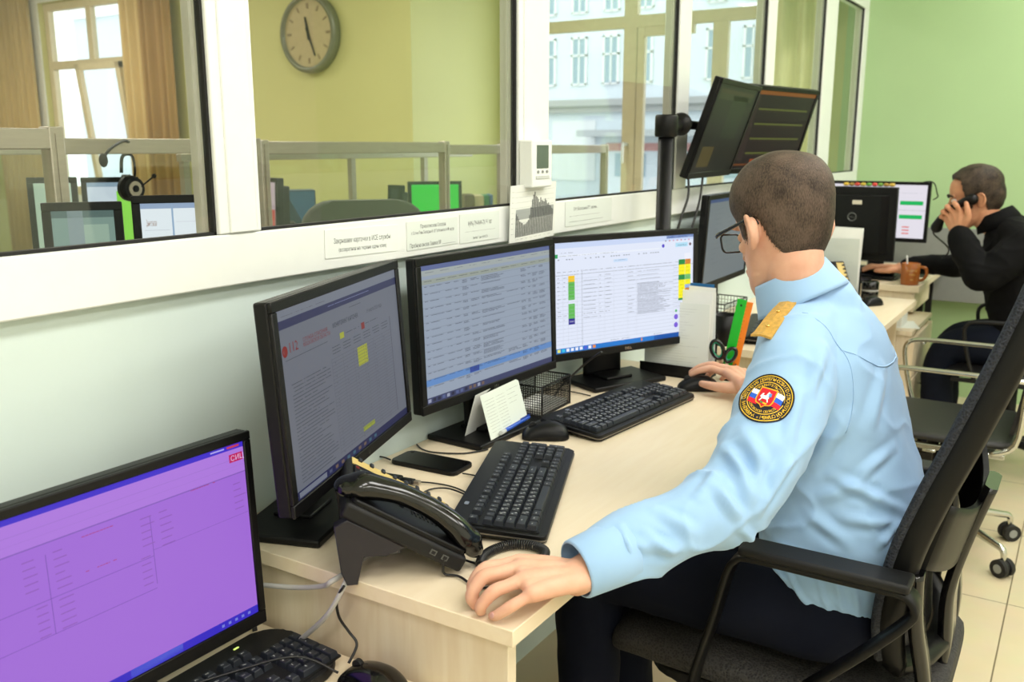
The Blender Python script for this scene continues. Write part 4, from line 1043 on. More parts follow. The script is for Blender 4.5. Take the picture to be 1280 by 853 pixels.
note('note with a bold number, just left of the chart paper', 1.656, 1.815, 1.178, 1.242, n3)
note('note right of the chart paper, under the pane with the wide window', 2.135, 2.41, 1.180, 1.246, n4)
t = thing('chart_sheet', 'curling paper with a printed bar chart under the thermostat', 'chart', (1.842, FY-.012, 1.160), rot=(R(3), R(-1.5), 0))
cw, ch = .215, .138
s = Sheet(cw, ch, (236, 238, 232)); s.next(); s.rect(.12, .42, .96, .60, (170, 174, 172))
for k in range(9): s.rect(.10, .12+.09*k, .96, .123+.09*k, (150, 154, 152)); s.words(.03, .11+.09*k, .08, .0022, DK, 1, rs)
s.next(); prof = [.52, .46, .40, .34, .32, .30, .26, .26, .27, .30, .34, .44, .62, .78, .88, .94, .84, .82, .78, .70, .80, .74, .72, .70, .76, .72, .64, .66, .60, .58, .52, .50]
for k, v in enumerate(prof): s.rect(.12+.0262*k, .90-.80*v, .137+.0262*k, .90, (58, 60, 60))
for k in range(8): s.words(.13+.1*k, .94, .19+.1*k, .0022, DK, 1, rs)
s.words(.35, .05, .6, .003, DK, 1, rs)
b = NB(); box2(b, (0, .0003, 0), (cw, .0013, ch)); obj('sheet', b, M['paper'], t); obj('print', s.mesh(), M['print'], t)
t = thing('thermostat', 'white room thermostat with a grey display fixed to the white post', 'thermostat', (1.90, 1.1395, 1.292))
b = NB(); box2(b, (0, 0, 0), (.095, .038, .112), bev=.004, seg=3); obj('case', b, M['frame'], t)
b = NB(); box2(b, (.020, -.0015, .045), (.075, .0005, .100), bev=.0008); obj('display', b, pm('grey_green_display', (92, 104, 96), .25), t)
b = NB(); box2(b, (.016, -.002, .020), (.079, .0005, .028), bev=.0008); obj('slot', b, pm('pale_grey_plastic', (206, 208, 204), .4), t)
for k in range(3): b = NB(); cyl(b, (.026+.021*k, -.0025, .037), (.026+.021*k, 0, .037), .0035, n=14); obj('button', b, pm('grey_button', (150, 152, 148), .4), t)

# ================================================================ cables at the desk edge and lower desk
cable([(.90, 1.14, .70), (.925, 1.07, .705), (.94, .99, .715), (.937, .93, .735), (.93, .905, .752), (.965, .90, .7575), (1.02, .91, .757), (1.06, .88, .757)], .0042, label='light grey cable running over the desk edge under the phone', mat='gcable', group='light grey cables')
cable([(.955, .895, .757), (.935, .885, .748), (.925, .91, .70), (.93, .96, .65), (.935, 1.0, .617), (.93, 1.03, .6125)], .0042, label='light grey cable dropping from the desk edge to the lower desk', mat='gcable', group='light grey cables')
cable([at_x(430, 733, .93), at_x(421, 750, .93), at_x(424, 772, .94), at_x(436, 790, .95), at_x(446, 806, .95), (.93, .877, .626)], .0022, label='thin black cable dropping from the phone to the glossy mouse')
cable([(.99, 1.17, .752), (.955, 1.16, .760), (.944, 1.13, .72), (.942, 1.10, .65), (.935, 1.085, .614)], .0042, label='thick black cable hanging over the desk edge beside the purple monitor')
cable([(.905, .875, .624), (.875, .93, .648), (.80, .985, .643), (.70, 1.02, .645), (.62, 1.06, .622), (.55, 1.09, .612)], .0019, label='thin black cable lying across the rounded keyboard')

# ================================================================ middle and farthest desks
t = thing('pen_cup', 'black mesh pencil cup on the middle desk, behind the orange ruler', 'pen cup', (2.875, .985, .7505))
b = NB(); lathe(b, [(.036, 0), (.040, .10), (.0385, .10), (.0345, .004)], n=28); obj('cup', b, M['black'], t)
wire_tray('wire_organiser', 'black wire organiser behind the pencil cup on the middle desk', (3.16, 1.10, .7505), -4, .20, .11, .10, cat='organiser', step=.012, paper=False)
sheets('upright papers in a clear holder behind the head of the man in blue', (4.085, .925, .7505), 0, 6, hh=.29, text=True, col=(206, 212, 206))
t = thing('black_cup', 'small black cup standing behind the mouse on the middle desk', 'cup', (4.10, .775, .7505))
b = NB(); lathe(b, [(.030, 0), (.035, .004), (.035, .030), (.033, .034), (.033, .040), (.035, .044), (.035, .072), (.030, .076)], n=28); obj('body', b, M['gloss'], t)
b = NB(); cyl(b, (0, 0, .033), (0, 0, .041), .0345, n=28); obj('band', b, pm('grey_band', (150, 150, 148), .3), t)
t = thing('coffee_mug', 'orange brown mug with pale lettering on the farthest desk', 'mug', (4.632, .702, .7505))
mm = pm('orange_glaze', (172, 98, 42), .25, var=.06)
b = NB(); lathe(b, [(.038, 0), (.041, .004), (.042, .10), (.039, .101), (.037, .012), (.002, .010)], n=36); obj('body', b, mm, t)
b = NB(); tube(b, [(.0, -.040, .085), (.0, -.066, .080), (.0, -.070, .05), (.0, -.058, .028), (.0, -.040, .022)], .006, n=10, sub=6, flat=1.2); obj('handle', b, mm, t)
b = NB()
for st, zz in (('COFFEE', .064), ('TIME', .046), ('W', .022)):
    vs, fs, w_ = text_geo(st); k = .014
    vv = []
    for x, y in vs:
        a = PI+(x-w_/2)*k/.0425+.35; vv.append(b.verts.new((.0426*math.cos(a), .0426*math.sin(a), zz+y*k)))
    for f in fs:
        try: b.faces.new([vv[i] for i in f])
        except ValueError: pass
obj('lettering', b, pm('pale_yellow_print', (222, 184, 96), .5), t, recalc=False)
t2 = thing('teaspoon', 'white spoon handle standing in the orange mug', 'spoon', (4.637, .709, .765), rot=(R(-8), R(6), 0))
b = NB(); limb(b, [(0, 0, 0), (0, 0, .06), (0, 0, .118)], [.007, .003, .004], n=12, flat=.6); obj('spoon', b, M['frame'], t2)
t = thing('telephone', 'flat black telephone under the far man\'s hand beside the orange mug', 'telephone', (4.80, .885, .7505), R(-6))
b = NB(); box2(b, (-.09, -.11, 0), (.09, .11, .022), bev=.006); obj('body', b, M['black'], t)
b = NB(); limb(b, [(-.04, -.08, .03), (-.04, 0, .036), (-.04, .08, .03)], [.018, .013, .018], n=14); obj('handset', b, M['black'], t)
b = NB(); prism(b, rrect(.2, .16, .01), 0, .003); tag(obj('mouse_pad', b, M['blackm'], loc=(5.02, .76, .7503)), 'black mouse pad on the farthest desk behind the mug', 'mouse pad')
def scrI(s):
    s.next(); s.rect(0, .47, 1, .475, (150, 152, 150)); s.rect(.0, .24, 1, .242, (210, 212, 214))
    for v in (.30, .56): s.rect(.74, v, .97, v+.075, (20, 184, 92))
    s.next()
    for v in (.78, .84, .90): s.rect(.78, v, .85, v+.02, (226, 82, 66))
    s.words(.6, .15, .95, .004, (190, 192, 200), .9, rs)
tI, PI_ = monitor('monitor with a white page and green bars, beside the far man', 4.985, .945, 1.065, 180, 2, .50, .30, ((232, 228, 238), scrI), .95, base=(.2, .15), basey=.06)
for k, (c_, nm) in enumerate(zip(((214, 176, 60), (150, 120, 50), (200, 60, 48), (196, 170, 60), (96, 150, 60), (220, 70, 60), (110, 150, 56), (170, 130, 48), (206, 170, 70)), ('yellow', 'brown', 'red', 'mustard', 'green', 'bright red', 'grass green', 'ochre', 'pale gold'))):
    b = NB(); loft(b, [((0, -.012, .009), (.010, 0, 0), (0, 0, .002), 2.5), ((0, -.008, .010), (.014, 0, 0), (0, 0, .008), 2.5), ((0, .008, .010), (.014, 0, 0), (0, 0, .008), 2.5), ((0, .012, .009), (.010, 0, 0), (0, 0, .002), 2.5)], n=16, sub=2)
    tag(obj('snack_packet', b, pm('packet_'+nm.replace(' ', '_'), c_, .4, var=.25, scale=90), loc=(4.668, 1.03-.0262*k, 1.1995)), '%s snack packet in the row on top of the black monitor' % nm, 'packet', 'packets on the monitor')
b = NB(); box2(b, (-.002, -.022, -.01), (0, .022, .01), bev=.001); obj('sticker', b, pm('cream_sticker', (214, 206, 186), .5), tH, loc=(.0, .0, .0))
lab = [o for o in tH.children if o.name.startswith('sticker')][0]
hk = T(0, -.045, 1.025-tH.location.z) @ RX(-R(3))
lab.matrix_local = hk @ T(-.02, .0462, .105) @ RZ(PI/2) @ RZ(PI)
b = NB(); tube(b, [(.019*math.cos(a), 0, .019*math.sin(a)) for a in [2*PI*i/28 for i in range(28)]], .0022, n=8, closed=True)
for st in ('DELL',):
    vs, fs, w_ = text_geo(st); k = .011; vv = [b.verts.new((-(x-w_/2)*k, .001, (y-.35)*k)) for x, y in vs]
    for f in fs:
        try: b.faces.new([vv[i] for i in f])
        except ValueError: pass
o_ = obj('brand_mark', b, pm('grey_mark', (120, 120, 118), .35, .5), tH); o_.matrix_local = hk @ T(.0, .046, .035)
t = thing('headset', 'black headset strap hanging on the corner of the white-page monitor', 'headset', (4.97, .70, 1.215))
b = NB(); tube(b, [(0, .03, .0), (0, .0, .004), (0, -.022, -.01), (0, -.035, -.05), (0, -.04, -.07), (0, -.02, -.085)], .006, n=8, sub=5, flat=.5); obj('band', b, M['black'], t)

# ================================================================ behind the glass: desks and what stands on them
for i, (x0, x1, y0, y1, lb) in enumerate(((.2, 2.05, 1.5, 1.80, 'maple desk behind the first pane of the glass'), (2.1, 3.95, 2.46, 3.02, 'maple desk under the green monitor behind the glass'), (.3, 1.8, 2.36, 3.1, 'maple desk farther back behind the first pane'))):
    t = thing('office_desk', lb, 'desk', ((x0+x1)/2, (y0+y1)/2, 0)); a, c = (x1-x0)/2, (y1-y0)/2
    b = NB(); box2(b, (-a, -c, .725), (a, c, .75), bev=.002); obj('desktop', b, M['wood'], t)
    for s_ in (-1, 1): b = NB(); box2(b, (s_*(a-.05)-.011, -c+.02, 0), (s_*(a-.05)+.011, c-.02, .7248)); obj('side_panel', b, M['woodv'], t)
def scrW(s):
    s.next(); s.rect(.5, 0, .53, 1, (150, 176, 205)); s.rect(0, 0, 1, .04, (150, 170, 200)); s.rect(.05, .36, .46, .42, (120, 226, 90)); s.next()
    s.text(.08, .17, .018, 'Данные по вызовам', (150, 110, 90), wmax=.17)
    for k in range(6): s.rect(.05, .2+.12*k, .46, .204+.12*k, (205, 212, 220)); s.rect(.56, .14+.12*k, .95, .144+.12*k, (215, 220, 228))
    s.rect(.84, .38, .95, .41, (120, 140, 190))
def scrL(s): s.next(); s.rect(.25, .0, .5, 1, (150, 168, 170)); s.rect(.5, .1, .9, .8, (170, 196, 178)); s.rect(0, .0, 1, .05, (96, 120, 116))
def scrM(s): s.next(); s.rect(.62, .1, 1, .8, (150, 226, 80)); s.rect(.2, .3, .55, .6, (196, 202, 226)); s.rect(0, 0, 1, .05, (150, 170, 190))
def behind(label, px0, py0, px1, yp, H_, yaw, sh, st, tilt=2, **k):
    a = at_y(px0, py0, yp); c = at_y(px1, py0, yp); dirn = R(yaw)+PI/2; r_ = V((math.cos(dirn), math.sin(dirn), 0))
    # width so that the right edge meets the second pixel column
    best = min(((abs((lambda p: 640+FPX*(p.dot(cR))/(p.dot(cF)))(a+r_*w-V((0, 0, CAMH)))-px1), w) for w in [i*.004 for i in range(20, 260)]))[1]
    c = a+r_*best/2
    return monitor(label, c.x, c.y, a.z-H_/2, yaw, tilt, best, H_, sh, st, stand=True, base=(.2, .14), **k)
behind('monitor with two bright white windows behind the first pane', 163, 245, 262, 1.62, .30, -125, ((232, 240, 246), scrW), 1.0, basey=.02)
behind('monitor with a pale green-grey screen at the left behind the glass', 50, 254, 152, 1.66, .30, -125, ((140, 168, 158), scrL), .75, basey=.02)
behind('monitor with a lime green block on its screen, behind the glazed screen', 100, 222, 172, 2.62, .30, -125, ((214, 222, 236), scrM), 1.0)
behind('monitor with a pale page beside the nearest post behind the glass', 32, 222, 95, 2.45, .30, -125, ((206, 222, 200), lambda s: None), .8)
behind('black monitor filled with plain bright green behind the glass', 510, 227, 577, 2.72, .29, -132, ((30, 206, 56), lambda s: (s.next(), s.rect(0, 0, 1, .02, (60, 220, 90)))), .95)
behind('dark monitor turned sideways left of the plain green one', 484, 231, 500, 2.62, .28, -190, ((70, 80, 74), lambda s: None), .3, tilt=3)
behind('slim monitor seen edge-on with a red and white page', 334, 222, 345, 2.55, .28, -200, ((220, 190, 200), lambda s: (s.next(), s.rect(.2, .4, .8, .9, (220, 90, 80)))), .7)
t = thing('file_box', 'dark blue file box standing behind the glass below the clock', 'box', at_y(375, 278, 2.62)); t.location.z = .7505; t.rotation_euler = (0, 0, R(-40))
hz_ = at_y(375, 237, 2.62).z-.7505
b = NB(); box2(b, (-.06, -.045, 0), (.06, .045, hz_), bev=.004); obj('case', b, pm('dark_blue_card', (34, 66, 84), .5), t)
b = NB(); prism(b, [(-.055, hz_-.005), (.055, hz_-.005), (.055, hz_*.55)], -.0005, .0005, M=T(0, -.0458, 0) @ RX(PI/2)); obj('triangle_label', b, pm('blue_label', (60, 110, 150), .5), t)
for st, px, cc, w_, hh in (('brown', 585, (96, 74, 60), .05, .0), ('cream', 597, (206, 188, 150), .05, .004), ('green', 606, (30, 116, 84), .03, .003), ('blue', 612, (52, 104, 150), .018, .0)):
    q = at_y(px, 243, 2.80); t = thing('book', '%s backed book standing right of the plain green monitor' % st, 'book', (q.x, q.y, .7505), R(-50), 'books behind the glass')
    hb = q.z-.7505-hh
    b = NB(); box2(b, (-w_/2, -.08, 0), (w_/2, .08, hb), bev=.002); obj('cover', b, pm('book_'+st, cc, .6), t)
    b = NB(); box2(b, (-w_/2+.003, -.0, .004), (w_/2-.003, .082, hb-.004)); obj('pages', b, M['paper'], t)
t = thing('office_chair', 'grey chair back showing behind the glass left of the green monitor', 'chair', (*at_y(455, 262, 1.95).xy, 0))
zt = at_y(455, 250, 1.95).z
b = NB(); prism(b, rrect(.40, .42, .1, 6), -.03, .03, M=RZ(R(-40)) @ T(0, 0, zt-.21) @ RX(PI/2), bev=.01); obj('backrest', b, pm('grey_chair_cloth', (84, 88, 80), .8), t)
b = NB(); prism(b, rrect(.44, .42, .08, 5), .44, .50, M=RZ(R(-40)) @ T(0, .24, 0), bev=.01); obj('seat', b, pm('grey_chair_cloth', (84, 88, 80), .8), t)
b = NB(); cyl(b, (.15, .18, .06), (.15, .18, .44), .03); obj('column', b, M['black'], t)
for k in range(5):
    a = R(72*k); b = NB(); tube(b, [(.15, .18, .1), (.15+.26*math.cos(a), .18+.26*math.sin(a), .06)], .015, n=8); l_ = obj('leg', b, M['black'], t)
    b = NB(); sphere(b, (.15+.26*math.cos(a), .18+.26*math.sin(a), .03), .03); obj('caster', b, M['black'], l_)
# headset on the rail
q = at_y(168, 236, 2.255)
t = thing('headset', 'black headset with a boom microphone hanging on the rail behind the glass', 'headset', (q.x, 2.262, q.z))
b = NB(); tube(b, [(.01, .012, .0), (.035, .01, .07), (.045, .03, .14), (.03, .045, .155), (.02, .075, .14), (.02, .09, .07)], .008, n=8, sub=6, flat=.5); obj('headband', b, M['black'], t)
b = NB(); cyl(b, (0, -.03, 0), (0, .02, 0), .052, .058, n=28); sphere(b, (0, .0, 0), .06, (1, .4, 1)); obj('ear_cup', b, M['black'], t)
b = NB(); cyl(b, (0, -.036, 0), (0, -.03, 0), .034, n=28); cyl(b, (0, -.039, 0), (0, -.036, 0), .016, n=20, mi=1); obj('ear_ring', b, [M['alu'], M['black']], t)
b = NB(); cyl(b, (.055, .075, .01), (.03, .10, .01), .052, n=24); obj('ear_cup', b, M['black'], t)
b = NB(); tube(b, [(.02, -.03, .0), (.06, -.04, .03), (.10, -.04, .055)], .004, n=6, sub=4); sphere(b, (.10, -.04, .055), .011); obj('microphone', b, M['black'], t)
t.scale = (.6, .6, .6); t.location.y = 2.27
q = at_y(129, 198, 2.2); p0 = at_y(160, 178, 2.24); p1 = at_y(142, 181, 2.22)
t = thing('microphone_boom', 'thin curved microphone boom hanging over the rail, left of the headset', 'microphone', (q.x, q.y, q.z))
b = NB(); tube(b, [(0, 0, 0), (p1.x-q.x-.01, p1.y-q.y, p1.z-q.z-.01), (p0.x-q.x, p0.y-q.y+.02, p0.z-q.z+.004), (p0.x-q.x+.04, p0.y-q.y+.05, p0.z-q.z)], .004, n=8, sub=6); obj('boom', b, M['black'], t)
b = NB(); sphere(b, (0, 0, -.005), .014, (.8, .8, 1.3)); obj('capsule', b, M['rubber'], t)
# ================================================================ people
def skin_mat(name, c):
    m, nt, b = nodes(name); L = nt.links
    tc = nt.nodes.new('ShaderNodeTexCoord'); n = nt.nodes.new('ShaderNodeTexNoise'); n.inputs['Scale'].default_value = 35; n.inputs['Detail'].default_value = 4
    L.new(tc.outputs['Object'], n.inputs['Vector'])
    r = nt.nodes.new('ShaderNodeValToRGB'); c0 = lin(c)
    r.color_ramp.elements[0].position = .3; r.color_ramp.elements[1].position = .7
    r.color_ramp.elements[0].color = (c0[0]*.95, c0[1]*.86, c0[2]*.84, 1); r.color_ramp.elements[1].color = (min(1, c0[0]*1.04), c0[1]*1.05, c0[2]*1.05, 1)
    L.new(n.outputs['Fac'], r.inputs['Fac']); L.new(r.outputs['Color'], b.inputs['Base Color'])
    b.inputs['Roughness'].default_value = .5; b.inputs['Subsurface Weight'].default_value = .12; b.inputs['Subsurface Radius'].default_value = (.01, .004, .002)
    b.inputs['Specular IOR Level'].default_value = .35
    n2 = nt.nodes.new('ShaderNodeTexNoise'); n2.inputs['Scale'].default_value = 260; L.new(tc.outputs['Object'], n2.inputs['Vector'])
    bp = nt.nodes.new('ShaderNodeBump'); bp.inputs['Strength'].default_value = .15; bp.inputs['Distance'].default_value = .001
    L.new(n2.outputs['Fac'], bp.inputs['Height']); L.new(bp.outputs['Normal'], b.inputs['Normal'])
    return m
def hair_mat(name, c, c2):
    """short hair: fine strand relief, thinning out where the attribute dens falls"""
    m, nt, b = nodes(name); L = nt.links
    tc = nt.nodes.new('ShaderNodeTexCoord'); mp = nt.nodes.new('ShaderNodeMapping'); mp.inputs['Scale'].default_value = (1, 1, .35); L.new(tc.outputs['Object'], mp.inputs['Vector'])
    n = nt.nodes.new('ShaderNodeTexNoise'); n.inputs['Scale'].default_value = 520; n.inputs['Detail'].default_value = 2; L.new(mp.outputs['Vector'], n.inputs['Vector'])
    n3 = nt.nodes.new('ShaderNodeTexNoise'); n3.inputs['Scale'].default_value = 26; n3.inputs['Detail'].default_value = 3; L.new(tc.outputs['Object'], n3.inputs['Vector'])
    mx = nt.nodes.new('ShaderNodeMath'); mx.operation = 'MULTIPLY_ADD'; mx.inputs[1].default_value = .5; L.new(n3.outputs['Fac'], mx.inputs[0])
    sc_ = nt.nodes.new('ShaderNodeMath'); sc_.operation = 'MULTIPLY'; sc_.inputs[1].default_value = .5; L.new(n.outputs['Fac'], sc_.inputs[0]); L.new(sc_.outputs['Value'], mx.inputs[2])
    r = nt.nodes.new('ShaderNodeValToRGB'); r.color_ramp.elements[0].position = .36; r.color_ramp.elements[1].position = .62
    r.color_ramp.elements[0].color = (*lin(c), 1); r.color_ramp.elements[1].color = (*lin(c2), 1)
    L.new(mx.outputs['Value'], r.inputs['Fac']); L.new(r.outputs['Color'], b.inputs['Base Color'])
    b.inputs['Roughness'].default_value = .6; b.inputs['Specular IOR Level'].default_value = .25
    bp = nt.nodes.new('ShaderNodeBump'); bp.inputs['Strength'].default_value = .6; bp.inputs['Distance'].default_value = .002
    L.new(n.outputs['Fac'], bp.inputs['Height']); L.new(bp.outputs['Normal'], b.inputs['Normal'])
    a = nt.nodes.new('ShaderNodeAttribute'); a.attribute_name = 'dens'
    sb = nt.nodes.new('ShaderNodeMath'); sb.operation = 'SUBTRACT'; L.new(a.outputs['Fac'], sb.inputs[0])
    nn = nt.nodes.new('ShaderNodeMapRange'); nn.inputs['From Min'].default_value = .3; nn.inputs['From Max'].default_value = .7; L.new(n.outputs['Fac'], nn.inputs['Value']); L.new(nn.outputs['Result'], sb.inputs[1])
    ad = nt.nodes.new('ShaderNodeMapRange'); ad.inputs['From Min'].default_value = -.15; ad.inputs['From Max'].default_value = .15; L.new(sb.outputs['Value'], ad.inputs['Value'])
    L.new(ad.outputs['Result'], b.inputs['Alpha'])
    return m
HEAD = [(-.112, .070, .040, .016), (-.104, .084, .022, .030), (-.088, .090, -.008, .044), (-.066, .089, -.040, .054), (-.042, .089, -.066, .0615),
        (-.016, .086, -.084, .0675), (.010, .084, -.095, .072), (.034, .090, -.100, .0755), (.060, .089, -.101, .0770), (.086, .079, -.095, .0735),
        (.106, .060, -.080, .0630), (.122, .034, -.054, .0440), (.131, .006, -.024, .0180)]
def head_rings(sub=4, n=56, grow=0., W=1., D=1., Hh=1.):
    out = []
    for z, f, b_, w in crom(HEAD, sub):
        ring = []; mid, hf = (f+b_)/2*D, (f-b_)/2*D
        for k in range(n):
            a = 2*PI*k/n; s, c = math.sin(a), math.cos(a)
            egg = 1-.20*max(0, s)**2 if z < .03 else 1-.13*max(0, s)**2
            g = 1+.02*max(0, -s)
            ring.append(V((c*w*W*egg*g, mid+hf*s, z*Hh)))
        out.append(ring)
    if grow:
        res = []
        for i, ring in enumerate(out):
            rr = []
            for k, p in enumerate(ring):
                a = out[max(i-1, 0)][k]; b2 = out[min(i+1, len(out)-1)][k]; c1 = ring[k-1]; c2 = ring[(k+1) % n]
                nn = (c2-c1).cross(b2-a)
                nn = nn.normalized() if nn.length > 1e-9 else V((0, 0, 1))
                rr.append(p+nn*grow)
            res.append(rr)
        out = res
    return out
def add_head(bm, Hm, nose=1., W=1., D=1.):
    rings = [[bm.verts.new(Hm @ p) for p in r_] for r_ in head_rings(W=W, D=D)]; n = len(rings[0])
    for a, c in zip(rings, rings[1:]):
        for k in range(n): bm.faces.new((a[k], a[(k+1) % n], c[(k+1) % n], c[k]))
    bm.faces.new(rings[0][::-1]); bm.faces.new(rings[-1])
    S = lambda c, r_, s=(1, 1, 1), M_=None: sphere(bm, Hm @ V(c), r_, s, M=Hm.to_3x3().to_4x4() @ (M_ if M_ is not None else Matrix.Identity(4)))
    L_ = lambda pts, rr, **k: limb(bm, [Hm @ V(p) for p in pts], rr, **k)
    L_([(0, .084, .024), (0, .093, .004), (0, .103*nose, -.018), (0, .104*nose, -.026)], [.008, .0085, .0105, .0105], n=14)
    for s in (-1, 1):
        S((s*.011, .093, -.027), .008, (1, 1.1, .8)); S((s*.043, .050, -.014), .017, (1, .9, .8)); S((s*.026, .082, .030), .011, (1.9, .8, .7))
        S((s*.028, .074, .008), .0115, (1.15, .9, .85)); S((s*.042, .03, -.066), .013, (1, 1.8, 1))
        # ear: flat bowl with a rolled rim and a lobe
        E_ = Hm @ T(s*.073, -.004, .002) @ RZ(s*R(24)) @ RX(R(8))
        E_ = E_ @ T(0, -.010, 0) @ Matrix.Scale(.98, 4); sphere(bm, E_ @ V((s*.004, -.003, .0)), .0225, (.42, .86, 1.24), M=E_.to_3x3().to_4x4())
        pts = [(s*.011, .012, .014), (s*.012, .008, .024), (s*.014, -.004, .030), (s*.015, -.016, .022), (s*.014, -.019, .004), (s*.011, -.013, -.014), (s*.008, -.003, -.027), (s*.005, .006, -.024)]
        limb(bm, [E_ @ V(p) for p in pts], [.0025, .0036, .0042, .0042, .004, .0042, .0058, .0045], n=10, sub=4)
    L_([(-.022, .084, -.054), (0, .092, -.053), (.022, .084, -.054)], [.0045, .0062, .0045], n=10)
    L_([(-.020, .083, -.062), (0, .0905, -.063), (.020, .083, -.062)], [.0045, .0066, .0045], n=10)
    S((0, .078, -.094), .017, (1.1, .9, .8))
def dent(me, Hm, pts):
    """press the surface in around head-local points: (x, y, z, radius, depth)"""
    for v in me.vertices:
        for x, y, z, r_, d in pts:
            c = Hm @ V((x, y, z)); q = (v.co-c).length/r_
            if q < 1: v.co = v.co-(Hm.to_3x3() @ V((0, 1, 0)))*d*(1-q*q)**2
def hair_cap(name, Hm, mask, thick, mat, parent, O, W=1., D=1., sub=8, n=120, soft=.008, lump=0.):
    """mask(local point) -> signed distance inside the hairline; thick(local point) -> length of hair"""
    base = head_rings(sub, n, .0005, W, D); outer = head_rings(sub, n, 1., W, D)
    bm = NB(); dl = bm.verts.layers.float.new('dens'); grid = []
    for r0, r1 in zip(base, outer):
        row = []
        for p, q in zip(r0, r1):
            nn = (q-p).normalized(); d = mask(p)
            th = thick(p)*max(0, min(1, (d+soft)/(2*soft)))
            if lump: th += lump*noise.noise(p*45)
            v = bm.verts.new(Hm @ (p+nn*(.0006+max(0, th)))); v[dl] = max(0, min(1.4, (d+soft)/(2*soft)*1.4)); row.append((v, d))
        grid.append(row)
    for a, c in zip(grid, grid[1:]):
        for k in range(n):
            q = (a[k], a[(k+1) % n], c[(k+1) % n], c[k])
            if max(x[1] for x in q) > -soft: f = bm.faces.new([x[0] for x in q]); f.smooth = True
    top = grid[-1]; f = bm.faces.new([x[0] for x in top]); f.smooth = True
    bmesh.ops.delete(bm, geom=[v for v in bm.verts if not v.link_faces], context='VERTS')
    bm.transform(T(*(-O)))
    return obj(name, bm, mat, parent)
def hand(bm, wrist, mcps, fingers, thumb, s=1.):
    """mcps and fingers ordered index..little; each finger is PIP, DIP, tip"""
    W_ = V(wrist)
    for i, m_ in enumerate(mcps):
        m_ = V(m_); side = (V(mcps[-1])-V(mcps[0])).normalized(); w0 = W_+side*(.010*(i-1.5))*s
        limb(bm, [w0, w0.lerp(m_, .5)+V((0, 0, .002)), m_], [.0155*s, .0145*s, .0125*s], n=14)
        r0 = (.0102, .0104, .0098, .0086)[i]*s
        limb(bm, [m_, V(m_).lerp(V(fingers[i][0]), .5)]+[V(p) for p in fingers[i]], [r0*1.13, r0*.98, r0*1.04, r0*.90, r0*.78], n=14)
    for a, c in zip(mcps, mcps[1:]): limb(bm, [W_.lerp((V(a)+V(c))/2, .35), (V(a)+V(c))/2], [.0135*s, .0105*s], n=12)
    limb(bm, [V(p) for p in thumb], [.0165*s, .0135*s, .0112*s, .0088*s][:len(thumb)], n=14)
def nails(tips, name, parent, O, mat):
    for c, nrm, d, w in tips:
        c, nrm, d = V(c), V(nrm).normalized(), V(d).normalized(); sd = d.cross(nrm).normalized()
        b = NB(); sphere(b, (0, 0, 0), 1, u=14, v=8)
        Mx = Matrix((( sd.x*w, d.x*w*1.3, nrm.x*.0018, c.x-O.x), (sd.y*w, d.y*w*1.3, nrm.y*.0018, c.y-O.y), (sd.z*w, d.z*w*1.3, nrm.z*.0018, c.z-O.z), (0, 0, 0, 1)))
        b.transform(Mx); obj(name, b, mat, parent)
def put(me, O): me.transform(T(*(-O))); return me
def creases(me, fn, passes=1):
    for _ in range(passes):
        nr = [v.normal.copy() for v in me.vertices]
        for v, nn in zip(me.vertices, nr): v.co = v.co+nn*fn(v.co, nn)
        me.update()
# ---------------------------------------------------------------- the man in the blue shirt
O1 = V((1.685, .36, 0))
sk1 = skin_mat('fair_skin', (226, 178, 152))
Hm1 = T(1.662, .470, 1.238) @ RZ(R(-31)) @ RX(R(-18))
b = NB(); add_head(b, Hm1, nose=.97)
limb(b, [Hm1 @ V((0, -.014, -.03)), Hm1 @ V((0, -.014, -.07)), (1.672, .438, 1.11), (1.68, .42, 1.04)], [.054, .051, .051, .058], n=28)
# torso, arms and legs inside the clothes
limb(b, [(1.685, .375, 1.03), (1.69, .37, .80), (1.69, .355, .58)], [.085, .09, .09], n=20)
limb(b, [(1.55, .40, 1.03), (1.685, .40, 1.06), (1.83, .41, 1.03)], [.05, .055, .05])
limb(b, [(1.53, .405, 1.015), (1.44, .415, .93), (1.350, .427, .855), (1.24, .490, .815), (1.155, .545, .794), (1.082, .572, .783)], [.050, .044, .038, .036, .031, .0265], n=20)
limb(b, [(1.85, .415, 1.02), (1.97, .415, .92), (2.075, .425, .825), (2.15, .56, .805), (2.205, .655, .793), (2.228, .695, .791)], [.050, .044, .038, .036, .031, .026], n=20)
for x in (1.612, 1.785): limb(b, [(x, .34, .56), (x-.01, .56, .552), (x-.015, .78, .53), (x-.015, .80, .30), (x-.015, .80, .09)], [.075, .068, .05, .045, .036], n=18)
hL = dict(wrist=(1.086, .582, .788), mcps=[(1.066, .674, .801), (1.040, .655, .805), (1.013, .629, .802), (.990, .600, .793)],
          fingers=[[(1.022, .704, .799), (1.004, .712, .779), (1.002, .707, .7625)], [(.994, .686, .800), (.977, .694, .777), (.980, .690, .7620)], [(.974, .654, .791), (.961, .666, .772), (.967, .670, .7610)], [(.965, .618, .780), (.957, .635, .767), (.963, .648, .7600)]],
          thumb=[(1.088, .612, .783), (1.090, .655, .778), (1.066, .692, .770), (1.046, .712, .764)])
def tweak(h, k, sh, ctr=None):
    c = V(ctr or h['mcps'][2]); a = (V(h['mcps'][3])-V(h['mcps'][0])).normalized()
    f = lambda p: (lambda q: V(q)-a*(V(q)-c).dot(a)*(1-k)+V(sh))(p)
    return dict(wrist=V(h['wrist'])+V(sh), mcps=[f(p) for p in h['mcps']], fingers=[[f(p) for p in q] for q in h['fingers']], thumb=[V(p)+V(sh) for p in h['thumb']])
hL = tweak(hL, .82, (-.002, -.012, -.003))
hand(b, **hL)
